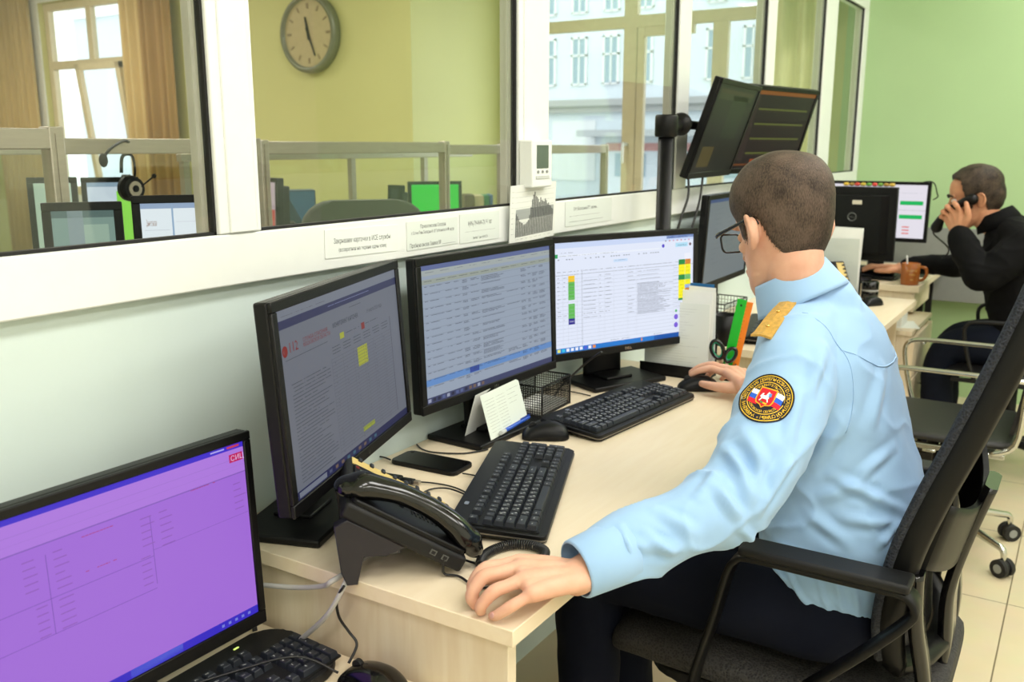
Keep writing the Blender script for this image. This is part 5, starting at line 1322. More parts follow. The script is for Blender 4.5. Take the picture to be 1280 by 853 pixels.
hR = dict(wrist=(2.228, .695, .791), mcps=[(2.283, .772, .806), (2.307, .772, .810), (2.331, .762, .806), (2.350, .746, .797)],
          fingers=[[(2.291, .818, .810), (2.287, .848, .801), (2.284, .868, .789)], [(2.320, .826, .813), (2.322, .860, .802), (2.318, .882, .786)], [(2.352, .810, .802), (2.358, .838, .786), (2.356, .852, .768)], [(2.376, .784, .788), (2.384, .806, .772), (2.382, .818, .762)]],
          thumb=[(2.236, .716, .784), (2.228, .760, .780), (2.238, .800, .778), (2.250, .826, .777)])
hand(b, **hR)
me = remesh(b, .0027, 5, 'person')
dent(me, Hm1, [(s*.031, .090, .010, .020, .006) for s in (-1, 1)])
man = obj('person', put(me, O1), sk1, loc=O1)
tag(man, 'seated young man in a light blue uniform shirt and glasses, hand on a mouse', 'person')
nm = pm('pale_nails', (226, 176, 166), .3)
nails([((V(f[1])+V(f[2]))/2+V((-.0072, .0, .0035)), (-.85, -.1, .45), V(f[2])-V(f[1]), .0045) for f in hL['fingers']], 'fingernail', man, O1, nm)
def mask1(p):
    y, z = p.y, p.z
    def line(pts):
        if y <= pts[0][0]: return z-pts[0][1]
        for (a, c), (d, e) in zip(pts, pts[1:]):
            if y <= d: return z-(c+(e-c)*(y-a)/(d-a))
        return z-pts[-1][1]
    v = line([(-.10, -.066), (-.070, -.074), (-.052, -.066), (-.036, -.028), (-.026, .022), (-.004, .034), (.012, .026), (.020, -.006), (.032, -.004), (.038, .030), (.052, .050), (.066, .080), (.10, .090)])
    # across the forehead the line follows the top of the face
    return v
hm1 = hair_mat('short_brown_hair', (52, 43, 36), (100, 84, 72))
hair_cap('hair', Hm1, mask1, lambda p: .0035+.007*max(0, min(1, (p.z-.02)/.09)), hm1, man, O1, soft=.009, lump=.0012)

shirt_m = pm('light_blue_shirt_cloth', (154, 191, 230), .75, var=.025, scale=5, bump=.12, bscale=1500, sheen=.2)
b = NB()
def tsec(z, yb, d, w, e=2.3, x=1.698): return ((x, yb+d, z), (w, 0, 0), (0, d, 0), e)
loft(b, [tsec(.50, .262, .10, .135), tsec(.53, .240, .115, .150), tsec(.60, .215, .132, .158), tsec(.68, .196, .140, .162), tsec(.77, .198, .138, .158), tsec(.87, .232, .130, .160), tsec(.96, .258, .124, .176), tsec(1.03, .280, .112, .176), tsec(1.085, .312, .092, .135), tsec(1.125, .345, .075, .088), tsec(1.15, .366, .062, .066)], n=48, sub=5)
limb(b, [(1.694, .410, 1.085), (1.60, .405, 1.060), (1.528, .404, 1.020)], [.070, .066, .068], n=24)
limb(b, [(1.688, .410, 1.085), (1.775, .408, 1.055), (1.852, .414, 1.018)], [.070, .066, .068], n=24)
limb(b, [(1.53, .402, 1.012), (1.470, .404, .955), (1.405, .412, .898), (1.350, .426, .853), (1.290, .458, .831), (1.218, .508, .811), (1.145, .553, .796)], [.073, .071, .070, .064, .057, .052, .046], n=26)
limb(b, [(1.85, .412, 1.012), (1.97, .412, .92), (2.072, .422, .828), (2.13, .53, .812), (2.19, .625, .797)], [.072, .066, .060, .052, .042], n=24)
limb(b, [(1.690, .405, 1.08), (1.682, .415, 1.108), (1.672, .434, 1.138)], [.082, .078, .068], n=24)
me = remesh(b, .0048, 6, 'shirt')
A = V
_b0 = BVHTree.FromPolygons([v.co.copy() for v in me.vertices], [tuple(p.vertices) for p in me.polygons])
def onb(px, py):
    o = V((0, 0, CAMH)); h = _b0.ray_cast(o, _ray(px, py).normalized()); return h[0]
FOLDS = []
for x0, y0, x1, y1, w_, am in ((1130, 640, 1040, 596, .010, .007), (1124, 655, 1050, 648, .011, .006), (1098, 682, 1124, 656, .008, .005), (952, 642, 990, 566, .011, .008), (1118, 560, 1070, 600, .010, .005),
        (918, 572, 946, 634, .011, .008), (896, 612, 926, 650, .010, .008), (872, 622, 900, 590, .009, .005), (786, 682, 854, 686, .009, .006), (776, 660, 792, 704, .006, .005), (806, 668, 842, 694, .008, .006),
        (944, 572, 952, 630, .010, .006), (966, 708, 988, 732, .006, .006), (998, 738, 1026, 778, .006, .006), (1044, 722, 1056, 778, .006, .005), (975, 700, 1010, 760, .005, .005), (1020, 720, 1040, 775, .005, .005), (1068, 730, 1075, 785, .006, .005),
        (1104, 462, 1088, 540, .014, .005), (1030, 436, 1010, 500, .012, .006), (1000, 480, 985, 560, .012, .006), (1060, 520, 1010, 590, .013, .005), (1090, 600, 1020, 625, .012, .005), (1060, 680, 1010, 640, .011, .005),
        (930, 540, 960, 590, .012, .006), (905, 560, 940, 600, .009, .005), (820, 640, 870, 668, .010, .005), (740, 690, 760, 740, .007, .003), (925, 660, 960, 690, .008, .005)):
    P_ = [onb(x0+(x1-x0)*k/7, y0+(y1-y0)*k/7) for k in range(8)]; P_ = [p for p in P_ if p is not None]
    P_ = [p for i_, p in enumerate(P_) if i_ == 0 or (p-P_[i_-1]).length < .05]
    if len(P_) > 2: FOLDS.append((P_, w_, am))
def fold(p, P_, w, amp):
    c = P_[len(P_)//2]
    if (p-c).length > .16: return 0
    best = 9; bt = 0; n_ = len(P_)-1
    for i_ in range(n_):
        a, b_ = P_[i_], P_[i_+1]; ab = b_-a; t = max(0, min(1, (p-a).dot(ab)/max(ab.length_squared, 1e-9))); d = (p-(a+ab*t)).length
        if d < best: best = d; bt = (i_+t)/n_
    if best > 3.2*w: return 0
    end = math.sin(PI*min(.98, max(.06, bt)))**.7
    return amp*end*(math.exp(-(best/w)**2)-.5*math.exp(-((best-1.5*w)/(.8*w))**2))
def shirt_fn(p, nn):
    d = 1.25*sum(fold(p, *f) for f in FOLDS)*max(.15, min(1, (p.z-.575)/.06))
    low = max(0, min(1, (.80-p.z)/.12))*max(0, min(1, (p.z-.57)/.05))
    arm = max(0, min(1, (1.50-p.x)/.06))
    q = V((p.x*10+p.z*7, p.y*10, p.z*11-p.x*5))
    d += (.0035+.006*low*(1-arm)+.0045*arm)*noise.noise(q)
    q2 = V(((p.x+p.y)*26, (p.x-p.y)*9, p.z*30)); rg = 1-abs(noise.noise(V((p.x*7+p.z*9, p.y*8, p.z*9-p.x*6)))*2.6)
    d += (.0014+.003*low*(1-arm))*noise.noise(q2)+(.003+.003*arm+.003*low)*max(0, rg)**3
    return d
creases(me, shirt_fn)
shirt_bvh = BVHTree.FromPolygons([v.co.copy() for v in me.vertices], [tuple(p.vertices) for p in me.polygons])
sh = obj('shirt', put(me, O1), shirt_m, man)
def ctube(name, rings_, mat, parent, O, n=36, thick=.0018):
    """open cloth tube with thickness: rings of (centre, u, v)"""
    b = NB(); rows = []
    for g in (0, 1):
        rr = []
        for c, u, v in rings_:
            c, u, v = V(c), V(u), V(v); ku = 1-g*thick/max(u.length, 1e-6); kv = 1-g*thick/max(v.length, 1e-6)
            rr.append([b.verts.new(c-O+u*ku*math.cos(2*PI*k/n)+v*kv*math.sin(2*PI*k/n)) for k in range(n)])
        rows.append(rr)
    a, c = rows
    for rr in (a, c):
        for p, q in zip(rr, rr[1:]):
            for k in range(n): f = b.faces.new((p[k], p[(k+1) % n], q[(k+1) % n], q[k])); f.smooth = True
    for i in (0, -1):
        for k in range(n): b.faces.new((a[i][k], a[i][(k+1) % n], c[i][(k+1) % n], c[i][k]))
    return obj(name, b, mat, parent)
def cuff(name, p0, p1, r0, r1, mat, parent, O):
    p0, p1 = V(p0), V(p1); d = (p1-p0).normalized(); u = d.cross(V((0, 0, 1))).normalized(); v = u.cross(d)
    return ctube(name, [(p0.lerp(p1, t), u*(r0+(r1-r0)*t+g), v*(r0+(r1-r0)*t+g)) for t, g in ((0, -.003), (.04, .001), (.5, .001), (.96, .001), (1, -.001))], mat, parent, O)
cuff('cuff', (1.170, .537, .802), (1.096, .580, .787), .0485, .043, shirt_m, man, O1)
cuff('cuff', (2.175, .60, .800), (2.214, .667, .793), .045, .038, shirt_m, man, O1)
c0 = V((1.140, .552, .752)); b = NB(); sphere(b, (0, 0, 0), .0055, (1, 1, .5)); b.transform(T(*(V((1.128, .531, .772))-O1))); obj('cuff_button', b, pm('blue_button', (150, 176, 204), .3), man)
# collar: standing band with the folded leaf over it
cc = V((1.665, .440, 1.138)); tl = RX(R(-28)).to_3x3()
def cring(r_, z, sq=1.): return (cc+tl @ V((0, 0, z)), tl @ V((r_*.98, 0, 0)), tl @ V((0, r_*sq, 0)))
ctube('collar', [cring(.084, -.026, 1.02), cring(.0825, -.018), cring(.076, .004), cring(.069, .026), cring(.067, .032), cring(.0645, .029), cring(.064, -.02)], shirt_m, man, O1, thick=.0006)
def on_shirt(p, d): 
    h = shirt_bvh.ray_cast(V(p), V(d)); return (h[0], h[1]) if h[0] else (V(p), -V(d))
# seams
def seam(name, pts, up, w=.0035, off=.0002, mat=None):
    q = []
    for p in crom(pts, 6):
        h = shirt_bvh.find_nearest(V(p)); q.append(h[0]+h[1]*off-O1)
    b = NB(); tube(b, q, w*.5, n=6, flat=.5); return obj(name, b, shirt_m, man)
seam('yoke_seam', [(1.56, .33, 1.06), (1.62, .27, 1.03), (1.70, .26, 1.02), (1.80, .28, 1.03)], None)
seam('sleeve_seam', [(1.56, .40, 1.10), (1.56, .33, 1.07), (1.55, .30, .99), (1.54, .31, .92)], None)
# shoulder board
gold = pm('gold_braid', (212, 168, 84), .4, .35, var=.15, scale=160, bump=.4, bscale=700)
dirs = (V((1.508, .428, 1.20))-V((1.625, .404, 1.20))); dirs.z = 0; sd = V((-dirs.y, dirs.x, 0)).normalized()
b = NB(); rows = []
for i in range(13):
    t_ = i/12; row = []
    w_ = .0235 if t_ < .85 else .0235*(1-((t_-.85)/.15)*.0)
    w_ = .013+.006*t_
    for j in (-1, -.5, 0, .5, 1):
        p = V((1.630, .424, 1.3))+dirs*t_*1.12+sd*w_*j; h, nn = on_shirt(p, (0, 0, -1)); row.append((h, j))
    rows.append(row)
zs = [max(r_[k][0].z for k in range(5)) for r_ in rows]
lo = []; hi = []
for i, row in enumerate(rows):
    z_ = zs[max(0, i-1):i+2]; zc_ = sum(z_)/len(z_)
    lo.append([b.verts.new(V((h.x, h.y, zc_+.0010-abs(j)*.003))-O1) for h, j in row]); hi.append([b.verts.new(V((h.x, h.y, zc_+.0045-abs(j)*.003))-O1) for h, j in row])
for i in range(12):
    for k in range(4):
        b.faces.new((hi[i][k], hi[i][k+1], hi[i+1][k+1], hi[i+1][k])); b.faces.new((lo[i][k], lo[i+1][k], lo[i+1][k+1], lo[i][k+1]))
    b.faces.new((hi[i][0], hi[i+1][0], lo[i+1][0], lo[i][0])); b.faces.new((hi[i][4], lo[i][4], lo[i+1][4], hi[i+1][4]))
for i in (0, 12):
    for k in range(4): b.faces.new((hi[i][k], lo[i][k], lo[i][k+1], hi[i][k+1]))
bp_ = [hi[2][2].co.copy(), hi[7][2].co.copy(), hi[10][2].co.copy()]
ep = obj('shoulder_board', b, gold, man); ep['label'] = 'gold shoulder board'
for i, p in enumerate(bp_):
    b = NB(); sphere(b, p+V((0, 0, .001)), .005 if i == 0 else .0035, (1, 1, .6)); obj('button' if i == 0 else 'star', b, pm('bright_gold', (236, 200, 110), .25, .8), ep)
# round sleeve badge
BC, BN = on_shirt(at_x(957, 498, 1.2), at_x(957, 498, 1.2)-V((0, 0, CAMH)))
bn = (V((0, 0, CAMH))-BC).normalized().lerp(BN, .55).normalized()
bx = V((0, 0, 1)).cross(bn).normalized(); by = bn.cross(bx); ca, sa = math.cos(R(-14)), math.sin(R(-14)); bx, by = bx*ca+by*sa, by*ca-bx*sa
class Badge:
    def __init__(s): s.v = []; s.f = []; s.c = []
    def P(s, x, y, lay):
        o = BC+bx*x+by*y+bn*.06; h = shirt_bvh.ray_cast(o, -bn); q = h[0] if h[0] else o-bn*.06
        r_ = math.hypot(x, y); return q+bn*(.0012+lay)
    def poly(s, pts, col, lay): i = len(s.v); s.v += [s.P(x, y, lay) for x, y in pts]; s.f.append(tuple(range(i, i+len(pts)))); s.c.append(lin(col))
    def ring(s, r0, r1, col, lay, n=72, a0=0, a1=360):
        for k in range(n):
            a, c = R(a0+(a1-a0)*k/n), R(a0+(a1-a0)*(k+1)/n)
            m_ = max(1, int((r1-r0)/.006))
            for j in range(m_):
                p, q = r0+(r1-r0)*j/m_, r0+(r1-r0)*(j+1)/m_
                s.poly([(p*math.cos(a), p*math.sin(a)), (q*math.cos(a), q*math.sin(a)), (q*math.cos(c), q*math.sin(c)), (p*math.cos(c), p*math.sin(c))] if p > 0 else [(0, 0), (q*math.cos(a), q*math.sin(a)), (q*math.cos(c), q*math.sin(c))], col, lay)
    def arc_text(s, st, r_, a0, a1, h, col, lay, inward=False):
        n = len(st)
        for i, ch_ in enumerate(st):
            if ch_ == ' ': continue
            a = R(a0+(a1-a0)*(i+.5)/n); vs, fs, w = text_geo(ch_)
            up = -1 if inward else 1; ix = len(s.v)
            for x, y in vs:
                X = (x-w/2)*h; Y = (y-.35)*h
                rr = r_+up*Y; t_ = a-up*X/r_
                s.v.append(s.P(rr*math.cos(t_), rr*math.sin(t_), lay))
            for f in fs: s.f.append(tuple(ix+j for j in f)); s.c.append(lin(col))
B = Badge(); YEL, NV = (238, 194, 56), (28, 28, 40); RB = .0435
B.ring(0, RB, NV, 0); B.ring(RB*.93, RB*.965, YEL, .0003); B.ring(RB*.66, RB*.69, YEL, .0003)
B.ring(RB*.945, RB*1.0, NV, .00015)
B.arc_text('ОБЕСПЕЧЕНИЯ ДЕЯТЕЛЬНОСТИ ПО СПАСАТЕЛЬНОЙ СЛУЖБЫ * УЧРЕЖДЕНИЕ ', RB*.81, 200, -160, RB*.185, YEL, .0004)
B.arc_text('ПРАВИТЕЛЬСТВО', RB*.56, 152, 22, RB*.15, YEL, .0004)
B.arc_text('МОСКОВСКОЙ ОБЛАСТИ', RB*.57, 208, 336, RB*.13, YEL, .0004, True)
for x0, x1 in ((-.62, -.22), (.22, .62)):
    for k, c in enumerate(((240, 240, 246), (40, 96, 208), (212, 30, 48))):
        for j in range(3):
            xa, xb = x0+(x1-x0)*j/3, x0+(x1-x0)*(j+1)/3; wv = lambda x: .05*math.sin(x*5)
            y1, y0 = .30-.2*k, .30-.2*(k+1)
            B.poly([(xa*RB, (y0+wv(xa))*RB), (xb*RB, (y0+wv(xb))*RB), (xb*RB, (y1+wv(xb))*RB), (xa*RB, (y1+wv(xa))*RB)], c, .0005)
def shield(k, col, lay):
    prof = [(.36, .30), (.24, .30), (.12, .305), (.0, .31), (-.10, .31), (-.18, .29), (-.26, .25), (-.31, .09), (-.40, .005)]
    for (y1, w1), (y0, w0) in zip(prof, prof[1:]):
        for j in range(6):
            a, c = -1+2*j/6, -1+2*(j+1)/6
            B.poly([(x*RB*k, (y+.02)*RB*k) for x, y in ((a*w0, y0), (c*w0, y0), (c*w1, y1), (a*w1, y1))], col, lay)
shield(1.12, (236, 170, 40), .0008); shield(.98, (206, 30, 44), .0011)
for pts, c in (([(-.20, .02), (-.10, .08), (.06, .10), (.14, .02), (.10, -.06), (-.14, -.06)], (244, 244, 246)), ([(-.22, .0), (-.16, .16), (-.10, .16), (-.12, .02)], (244, 244, 246)),
               ([(-.02, .08), (.04, .26), (.10, .24), (.08, .08)], (244, 244, 246)), ([(.06, .20), (.17, .22), (.20, .08), (.09, .06)], (90, 150, 214)), ([(-.14, -.04), (-.20, -.16), (-.16, -.17), (-.10, -.05)], (244, 244, 246)),
               ([(.06, -.04), (.12, -.17), (.16, -.15), (.11, -.03)], (244, 244, 246)), ([(-.16, -.16), (.06, -.20), (.04, -.25), (-.10, -.23)], (60, 150, 80)), ([(-.02, -.19), (.16, -.20), (.12, -.27), (.0, -.25)], (238, 190, 50))):
    B.poly([(x*RB, y*RB) for x, y in pts], c, .0016)
me = bpy.data.meshes.new('sleeve_badge'); me.from_pydata([p-O1 for p in B.v], [], B.f)
at = me.color_attributes.new('Col', 'FLOAT_COLOR', 'CORNER'); buf = []
for f, c in zip(B.f, B.c): buf += [*c, 1.]*len(f)
at.data.foreach_set('color', buf)
bg_ = obj('sleeve_badge', me, cmat('embroidered_badge', .7), man); bg_['label'] = 'round embroidered badge with shield and flags'
b = NB(); P_ = [B.P(RB*math.cos(2*PI*k/60), RB*math.sin(2*PI*k/60), .0002)-O1 for k in range(60)]; tube(b, P_, .0013, n=8, closed=True); obj('badge_rim', b, pm('navy_thread', (26, 26, 38), .8), bg_)
# glasses
gl = thing('glasses', 'black rimmed glasses worn by the man in the blue shirt', 'glasses', Hm1 @ V((0, .09, .01)))
gl.location = (0, 0, 0); Gi = Hm1
gm_ = M['gloss']
gl.location = Hm1 @ V((0, .1, .008)); GL = T(*(-gl.location)) @ Hm1
for s in (-1, 1):
    b = NB(); pts = [GL @ V(p) for p in ((s*.0775, -.024, .012), (s*.0785, -.010, .0265), (s*.0765, .03, .024), (s*.072, .085, .020), (s*.066, .103, .019))]
    tube(b, pts, [.0026, .0024, .0022, .0026, .003], n=8, sub=5, flat=1.6); obj('temple', b, gm_, gl)
    rim = rrect(.050, .034, .010, 5, s*.034, .004)
    b = NB(); tube(b, [GL @ V((x, .106-abs(x)*.09, y)) for x, y in rim], .0019, n=8, closed=True); obj('rim', b, gm_, gl)
    b = NB(); q = [(x, y) for x, y in rrect(.048, .032, .009, 5, s*.034, .004)]
    vs = [b.verts.new(GL @ V((x, .1065-abs(x)*.09, y))) for x, y in q]; v2 = [b.verts.new(GL @ V((x, .1050-abs(x)*.09, y))) for x, y in q]
    b.faces.new(vs); b.faces.new(v2[::-1])
    for k in range(len(vs)): b.faces.new((vs[k], vs[(k+1) % len(vs)], v2[(k+1) % len(vs)], v2[k]))
    obj('lens', b, M['glass2'], gl)
b = NB(); tube(b, [GL @ V(p) for p in ((-.010, .105, .009), (0, .109, .012), (.010, .105, .009))], .0018, n=8, sub=4); obj('bridge', b, gm_, gl)
# trousers and shoes
navy = pm('dark_navy_cloth', (14, 18, 32), .85, var=.1, scale=12, bump=.15, bscale=900, spec=.15)
b = NB()
loft(b, [((1.688, .38, .468), (.11, 0, 0), (0, .09, 0), 2.2), ((1.69, .365, .50), (.160, 0, 0), (0, .135, 0), 2.4), ((1.69, .358, .55), (.168, 0, 0), (0, .135, .0), 2.4), ((1.695, .360, .575), (.167, 0, .0), (0, .135, .03), 2.3), ((1.695, .362, .602), (.165, 0, .0), (0, .132, .038), 2.3)], n=40, sub=4)
for x in (1.612, 1.782):
    limb(b, [(x, .33, .553), (x-.006, .45, .560), (x-.012, .62, .552), (x-.016, .775, .532), (x-.016, .812, .44), (x-.016, .808, .28), (x-.016, .80, .11)], [.086, .092, .084, .072, .070, .066, .064], n=24)
me = remesh(b, .007, 5, 'trousers')
creases(me, lambda p, nn: max(.1, min(1, (p.y-.42)/.1))*(.004*noise.noise(V((p.x*14, p.y*9, p.z*16)))+.003*noise.noise(V((p.x*30, p.y*22, p.z*9)))))
obj('trousers', put(me, O1), navy, man)
for x in (1.585, 1.768):
    b = NB(); loft(b, [((x, .74, .045), (.03, 0, 0), (0, 0, .03), 2.5), ((x, .77, .05), (.042, 0, 0), (0, 0, .045), 2.5), ((x, .84, .05), (.044, 0, 0), (0, 0, .046), 2.5), ((x, .92, .035), (.048, 0, 0), (0, 0, .034), 2.5), ((x, .99, .03), (.044, 0, 0), (0, 0, .029), 2.5), ((x, 1.01, .028), (.025, 0, 0), (0, 0, .018), 2.5)], n=24)
    b.transform(T(*(-O1))); obj('shoe', b, M['gloss'], man)

# ---------------------------------------------------------------- the man on the telephone
O2 = V((4.42, .20, 0))
sk2 = skin_mat('tanned_skin', (206, 150, 116))
Hm2 = T(4.385, .435, 1.165) @ RZ(R(12)) @ RX(R(-12)) @ Matrix.Scale(1.04, 4)
b = NB(); add_head(b, Hm2, nose=1.06)
limb(b, [Hm2 @ V((0, -.022, -.03)), Hm2 @ V((0, -.034, -.08)), (4.40, .335, 1.05), (4.41, .30, .98)], [.060, .058, .058, .065], n=24)
limb(b, [(4.42, .28, .96), (4.42, .24, .75), (4.42, .17, .56)], [.07, .09, .09])
limb(b, [(4.27, .25, .985), (4.42, .28, .99), (4.57, .26, .97)], [.045, .05, .045])
limb(b, [(4.24, .22, 1.0), (4.20, .30, .92), (4.185, .365, .872), (4.22, .425, .955), (4.268, .475, 1.042)], [.052, .046, .042, .036, .028])
limb(b, [(4.60, .24, .96), (4.66, .40, .87), (4.715, .50, .84), (4.765, .64, .835), (4.735, .765, .812)], [.052, .045, .040, .034, .028])
for x in (4.32, 4.51): limb(b, [(x, .15, .54), (x, .34, .54), (x, .49, .52), (x, .50, .30), (x, .50, .10)], [.075, .068, .05, .045, .036])
hand(b, (4.268, 0.480, 1.045), [(4.262, 0.473, 1.118), (4.272, 0.496, 1.112), (4.284, 0.515, 1.100), (4.298, 0.528, 1.085)],
     [[(4.250, 0.492, 1.150), (4.276, 0.504, 1.158), (4.300, 0.500, 1.150)], [(4.262, 0.524, 1.138), (4.288, 0.530, 1.140), (4.306, 0.522, 1.130)], [(4.278, 0.542, 1.118), (4.300, 0.544, 1.116), (4.314, 0.534, 1.108)], [(4.294, 0.550, 1.096), (4.312, 0.550, 1.092), (4.322, 0.540, 1.086)]],
     [(4.262, 0.458, 1.062), (4.250, 0.443, 1.100), (4.246, 0.446, 1.132), (4.250, 0.454, 1.158)], s=1.05)
hand(b, (4.735, .765, .812), [(4.715, .845, .812), (4.738, .85, .815), (4.760, .842, .812), (4.778, .828, .806)],
     [[(4.706, .888, .812), (4.700, .912, .802), (4.697, .926, .793)], [(4.732, .898, .815), (4.730, .924, .804), (4.728, .938, .794)], [(4.760, .886, .810), (4.762, .908, .800), (4.762, .922, .792)], [(4.786, .862, .803), (4.792, .882, .796), (4.794, .892, .790)]],
     [(4.715, .780, .806), (4.688, .812, .802), (4.680, .845, .800), (4.682, .868, .798)])
me = remesh(b, .0036, 5, 'person')
dent(me, Hm2, [(s_*.031, .090, .010, .022, .007) for s_ in (-1, 1)])
man2 = obj('person', put(me, O2), sk2, loc=O2); tag(man2, 'seated man in black with slicked dark hair, talking on a telephone', 'person')
def mask2(p):
    y, z = p.y, p.z
    def line(pts):
        if y <= pts[0][0]: return z-pts[0][1]
        for (a, c), (d, e) in zip(pts, pts[1:]):
            if y <= d: return z-(c+(e-c)*(y-a)/(d-a))
        return z-pts[-1][1]
    return line([(-.10, -.108), (-.06, -.108), (-.036, -.07), (-.026, .02), (-.004, .032), (.012, .026), (.020, -.026), (.034, -.022), (.040, .030), (.044, .056), (.030, .085), (.062, .098), (.08, .102)])
hair_cap('hair', Hm2, mask2, lambda p: .006+.007*max(0, min(1, (p.z+.02)/.1))+.024*max(0, min(1, (-p.y-.04)/.05))*max(0, min(1, (.05-p.z)/.09)), hair_mat('dark_slicked_hair', (18, 15, 13), (84, 70, 58)), man2, O2, soft=.006, lump=.002)
for s_ in (-1, 1):
    b = NB(); limb(b, [(Hm2 @ V(q))-O2 for q in ((s_*.014, .096, .030), (s_*.03, .094, .037), (s_*.046, .082, .032))], [.004, .0048, .003], n=8); obj('eyebrow', b, pm('dark_eyebrow', (40, 30, 24), .8), man2)
    b = NB(); sphere(b, (Hm2 @ V((s_*.030, .079, .010)))-O2, .0125); sphere(b, (Hm2 @ V((s_*.030, .0875, .009)))-O2, .006, mi=1); obj('eye', b, [pm('eye_white', (220, 214, 206), .3), pm('dark_iris', (40, 28, 20), .2)], man2)
blk = pm('black_shirt_cloth', (12, 12, 13), .85, var=.12, scale=10, bump=.15, bscale=700, spec=.15)
b = NB()
loft(b, [((4.42, .15, .48), (.13, 0, 0), (0, .12, 0), 2.3), ((4.42, .16, .56), (.18, 0, 0), (0, .15, 0), 2.3), ((4.42, .19, .68), (.18, 0, 0), (0, .15, 0), 2.3), ((4.42, .23, .80), (.178, 0, 0), (0, .14, 0), 2.3), ((4.42, .26, .92), (.185, 0, 0), (0, .13, 0), 2.3), ((4.42, .28, 1.01), (.165, 0, 0), (0, .105, 0), 2.3), ((4.415, .31, 1.06), (.10, 0, 0), (0, .085, 0), 2.2), ((4.41, .335, 1.095), (.075, 0, 0), (0, .07, 0), 2)], n=40, sub=4)
limb(b, [(4.42, .30, 1.04), (4.34, .275, 1.03), (4.25, .235, 1.0)], [.07, .075, .076]); limb(b, [(4.42, .30, 1.04), (4.50, .28, 1.03), (4.59, .255, .99)], [.07, .075, .074])
limb(b, [(4.25, .235, .995), (4.205, .30, .915), (4.185, .360, .868), (4.212, .415, .94), (4.256, .462, 1.02)], [.076, .070, .066, .060, .048], n=22)
limb(b, [(4.59, .25, .985), (4.655, .40, .875), (4.72, .50, .845), (4.765, .62, .836), (4.745, .735, .818)], [.072, .062, .056, .048, .041], n=22)
me = remesh(b, .007, 5, 'shirt')
creases(me, lambda p, nn: .007*noise.noise(V((p.x*11, p.y*13, p.z*12)))+.004*max(0, 1-abs(noise.noise(V((p.x*8+p.z*9, p.y*8, p.z*9)))*2.6))**3)
obj('shirt', put(me, O2), blk, man2)
b = NB()
loft(b, [((4.42, .17, .47), (.12, 0, 0), (0, .10, 0), 2.2), ((4.42, .155, .50), (.185, 0, 0), (0, .16, 0), 2.4), ((4.42, .16, .58), (.192, 0, 0), (0, .165, 0), 2.4)], n=36, sub=4)
for x in (4.325, 4.51): limb(b, [(x, .15, .555), (x, .30, .558), (x, .45, .535), (x, .505, .44), (x, .50, .28), (x, .49, .11)], [.086, .088, .074, .068, .066, .06], n=22)
me = remesh(b, .008, 5, 'trousers'); creases(me, lambda p, nn: .005*noise.noise(V((p.x*14, p.y*9, p.z*16))))
obj('trousers', put(me, O2), pm('dark_blue_denim', (18, 23, 36), .85, var=.1, spec=.15), man2)
for x in (4.325, 4.51):
    b = NB(); loft(b, [((x, .44, .045), (.03, 0, 0), (0, 0, .03), 2.5), ((x, .48, .05), (.042, 0, 0), (0, 0, .046), 2.5), ((x, .54, .04), (.044, 0, 0), (0, 0, .038), 2.5), ((x, .585, .03), (.04, 0, 0), (0, 0, .028), 2.5)], n=24); b.transform(T(*(-O2))); obj('shoe', b, M['gloss'], man2)
c2_ = V((4.402, .345, 1.085)); t2_ = RX(R(-26)).to_3x3(); cr2 = lambda r_, z: (c2_+t2_ @ V((0, 0, z)), t2_ @ V((r_, 0, 0)), t2_ @ V((0, r_, 0)))
ctube('collar', [cr2(.092, -.03), cr2(.086, 0), cr2(.076, .028), cr2(.072, .034), cr2(.069, .028), cr2(.068, -.03)], blk, man2, O2, thick=.001)
b = NB(); sphere(b, V((4.188, .425, .985))-O2, .009); obj('cuff_button', b, M['chrome'], man2)
t = thing('telephone_handset', 'black telephone handset held to the ear of the man in black', 'telephone', (4.305, .493, 1.118))
e0, e1 = V((4.290, .436, 1.172))-V(t.location), V((4.345, .570, 1.046))-V(t.location); oo = V((-.012, .012, .010))
b = NB(); limb(b, [e0, e0.lerp(e1, .22)+oo, e0.lerp(e1, .5)+oo*1.5, e0.lerp(e1, .78)+oo, e1], [.024, .017, .0145, .017, .024], n=18); obj('body', b, M['black'], t)
b = NB(); tube(b, [e1, e1+V((.01, .01, -.03)), at_x(1186, 312, 4.55)-V(t.location), at_x(1174, 328, 4.80)-V(t.location), at_z(1163, 339, .762)-V(t.location)], .0035, n=8, sub=6); obj('cord', b, M['cable'], t)
# ================================================================ the mesh office chair in front
def mesh_cloth(name, c, sc=380):
    m, nt, b = nodes(name); L = nt.links; tc = nt.nodes.new('ShaderNodeTexCoord')
    v = nt.nodes.new('ShaderNodeTexVoronoi'); v.inputs['Scale'].default_value = sc; L.new(tc.outputs['Object'], v.inputs['Vector'])
    r = nt.nodes.new('ShaderNodeValToRGB'); r.color_ramp.elements[0].position = .2; r.color_ramp.elements[1].position = .6
    c0 = lin(c); r.color_ramp.elements[0].color = (c0[0]*.3, c0[1]*.3, c0[2]*.3, 1); r.color_ramp.elements[1].color = (*c0, 1)
    L.new(v.outputs['Distance'], r.inputs['Fac']); L.new(r.outputs['Color'], b.inputs['Base Color']); b.inputs['Roughness'].default_value = .8
    bp = nt.nodes.new('ShaderNodeBump'); bp.inputs['Strength'].default_value = .8; bp.inputs['Distance'].default_value = .002
    L.new(v.outputs['Distance'], bp.inputs['Height']); L.new(bp.outputs['Normal'], b.inputs['Normal'])
    return m
seat_m = mesh_cloth('black_seat_mesh', (52, 50, 48), 210); back_m = mesh_cloth('black_back_mesh', (44, 40, 38), 420)
CX = 1.79
ch = thing('office_chair', 'black mesh office chair the man in the blue shirt sits on', 'chair', (CX, .40, 0))
def Cc(x, y, z): return (x-CX, y-.40, z)
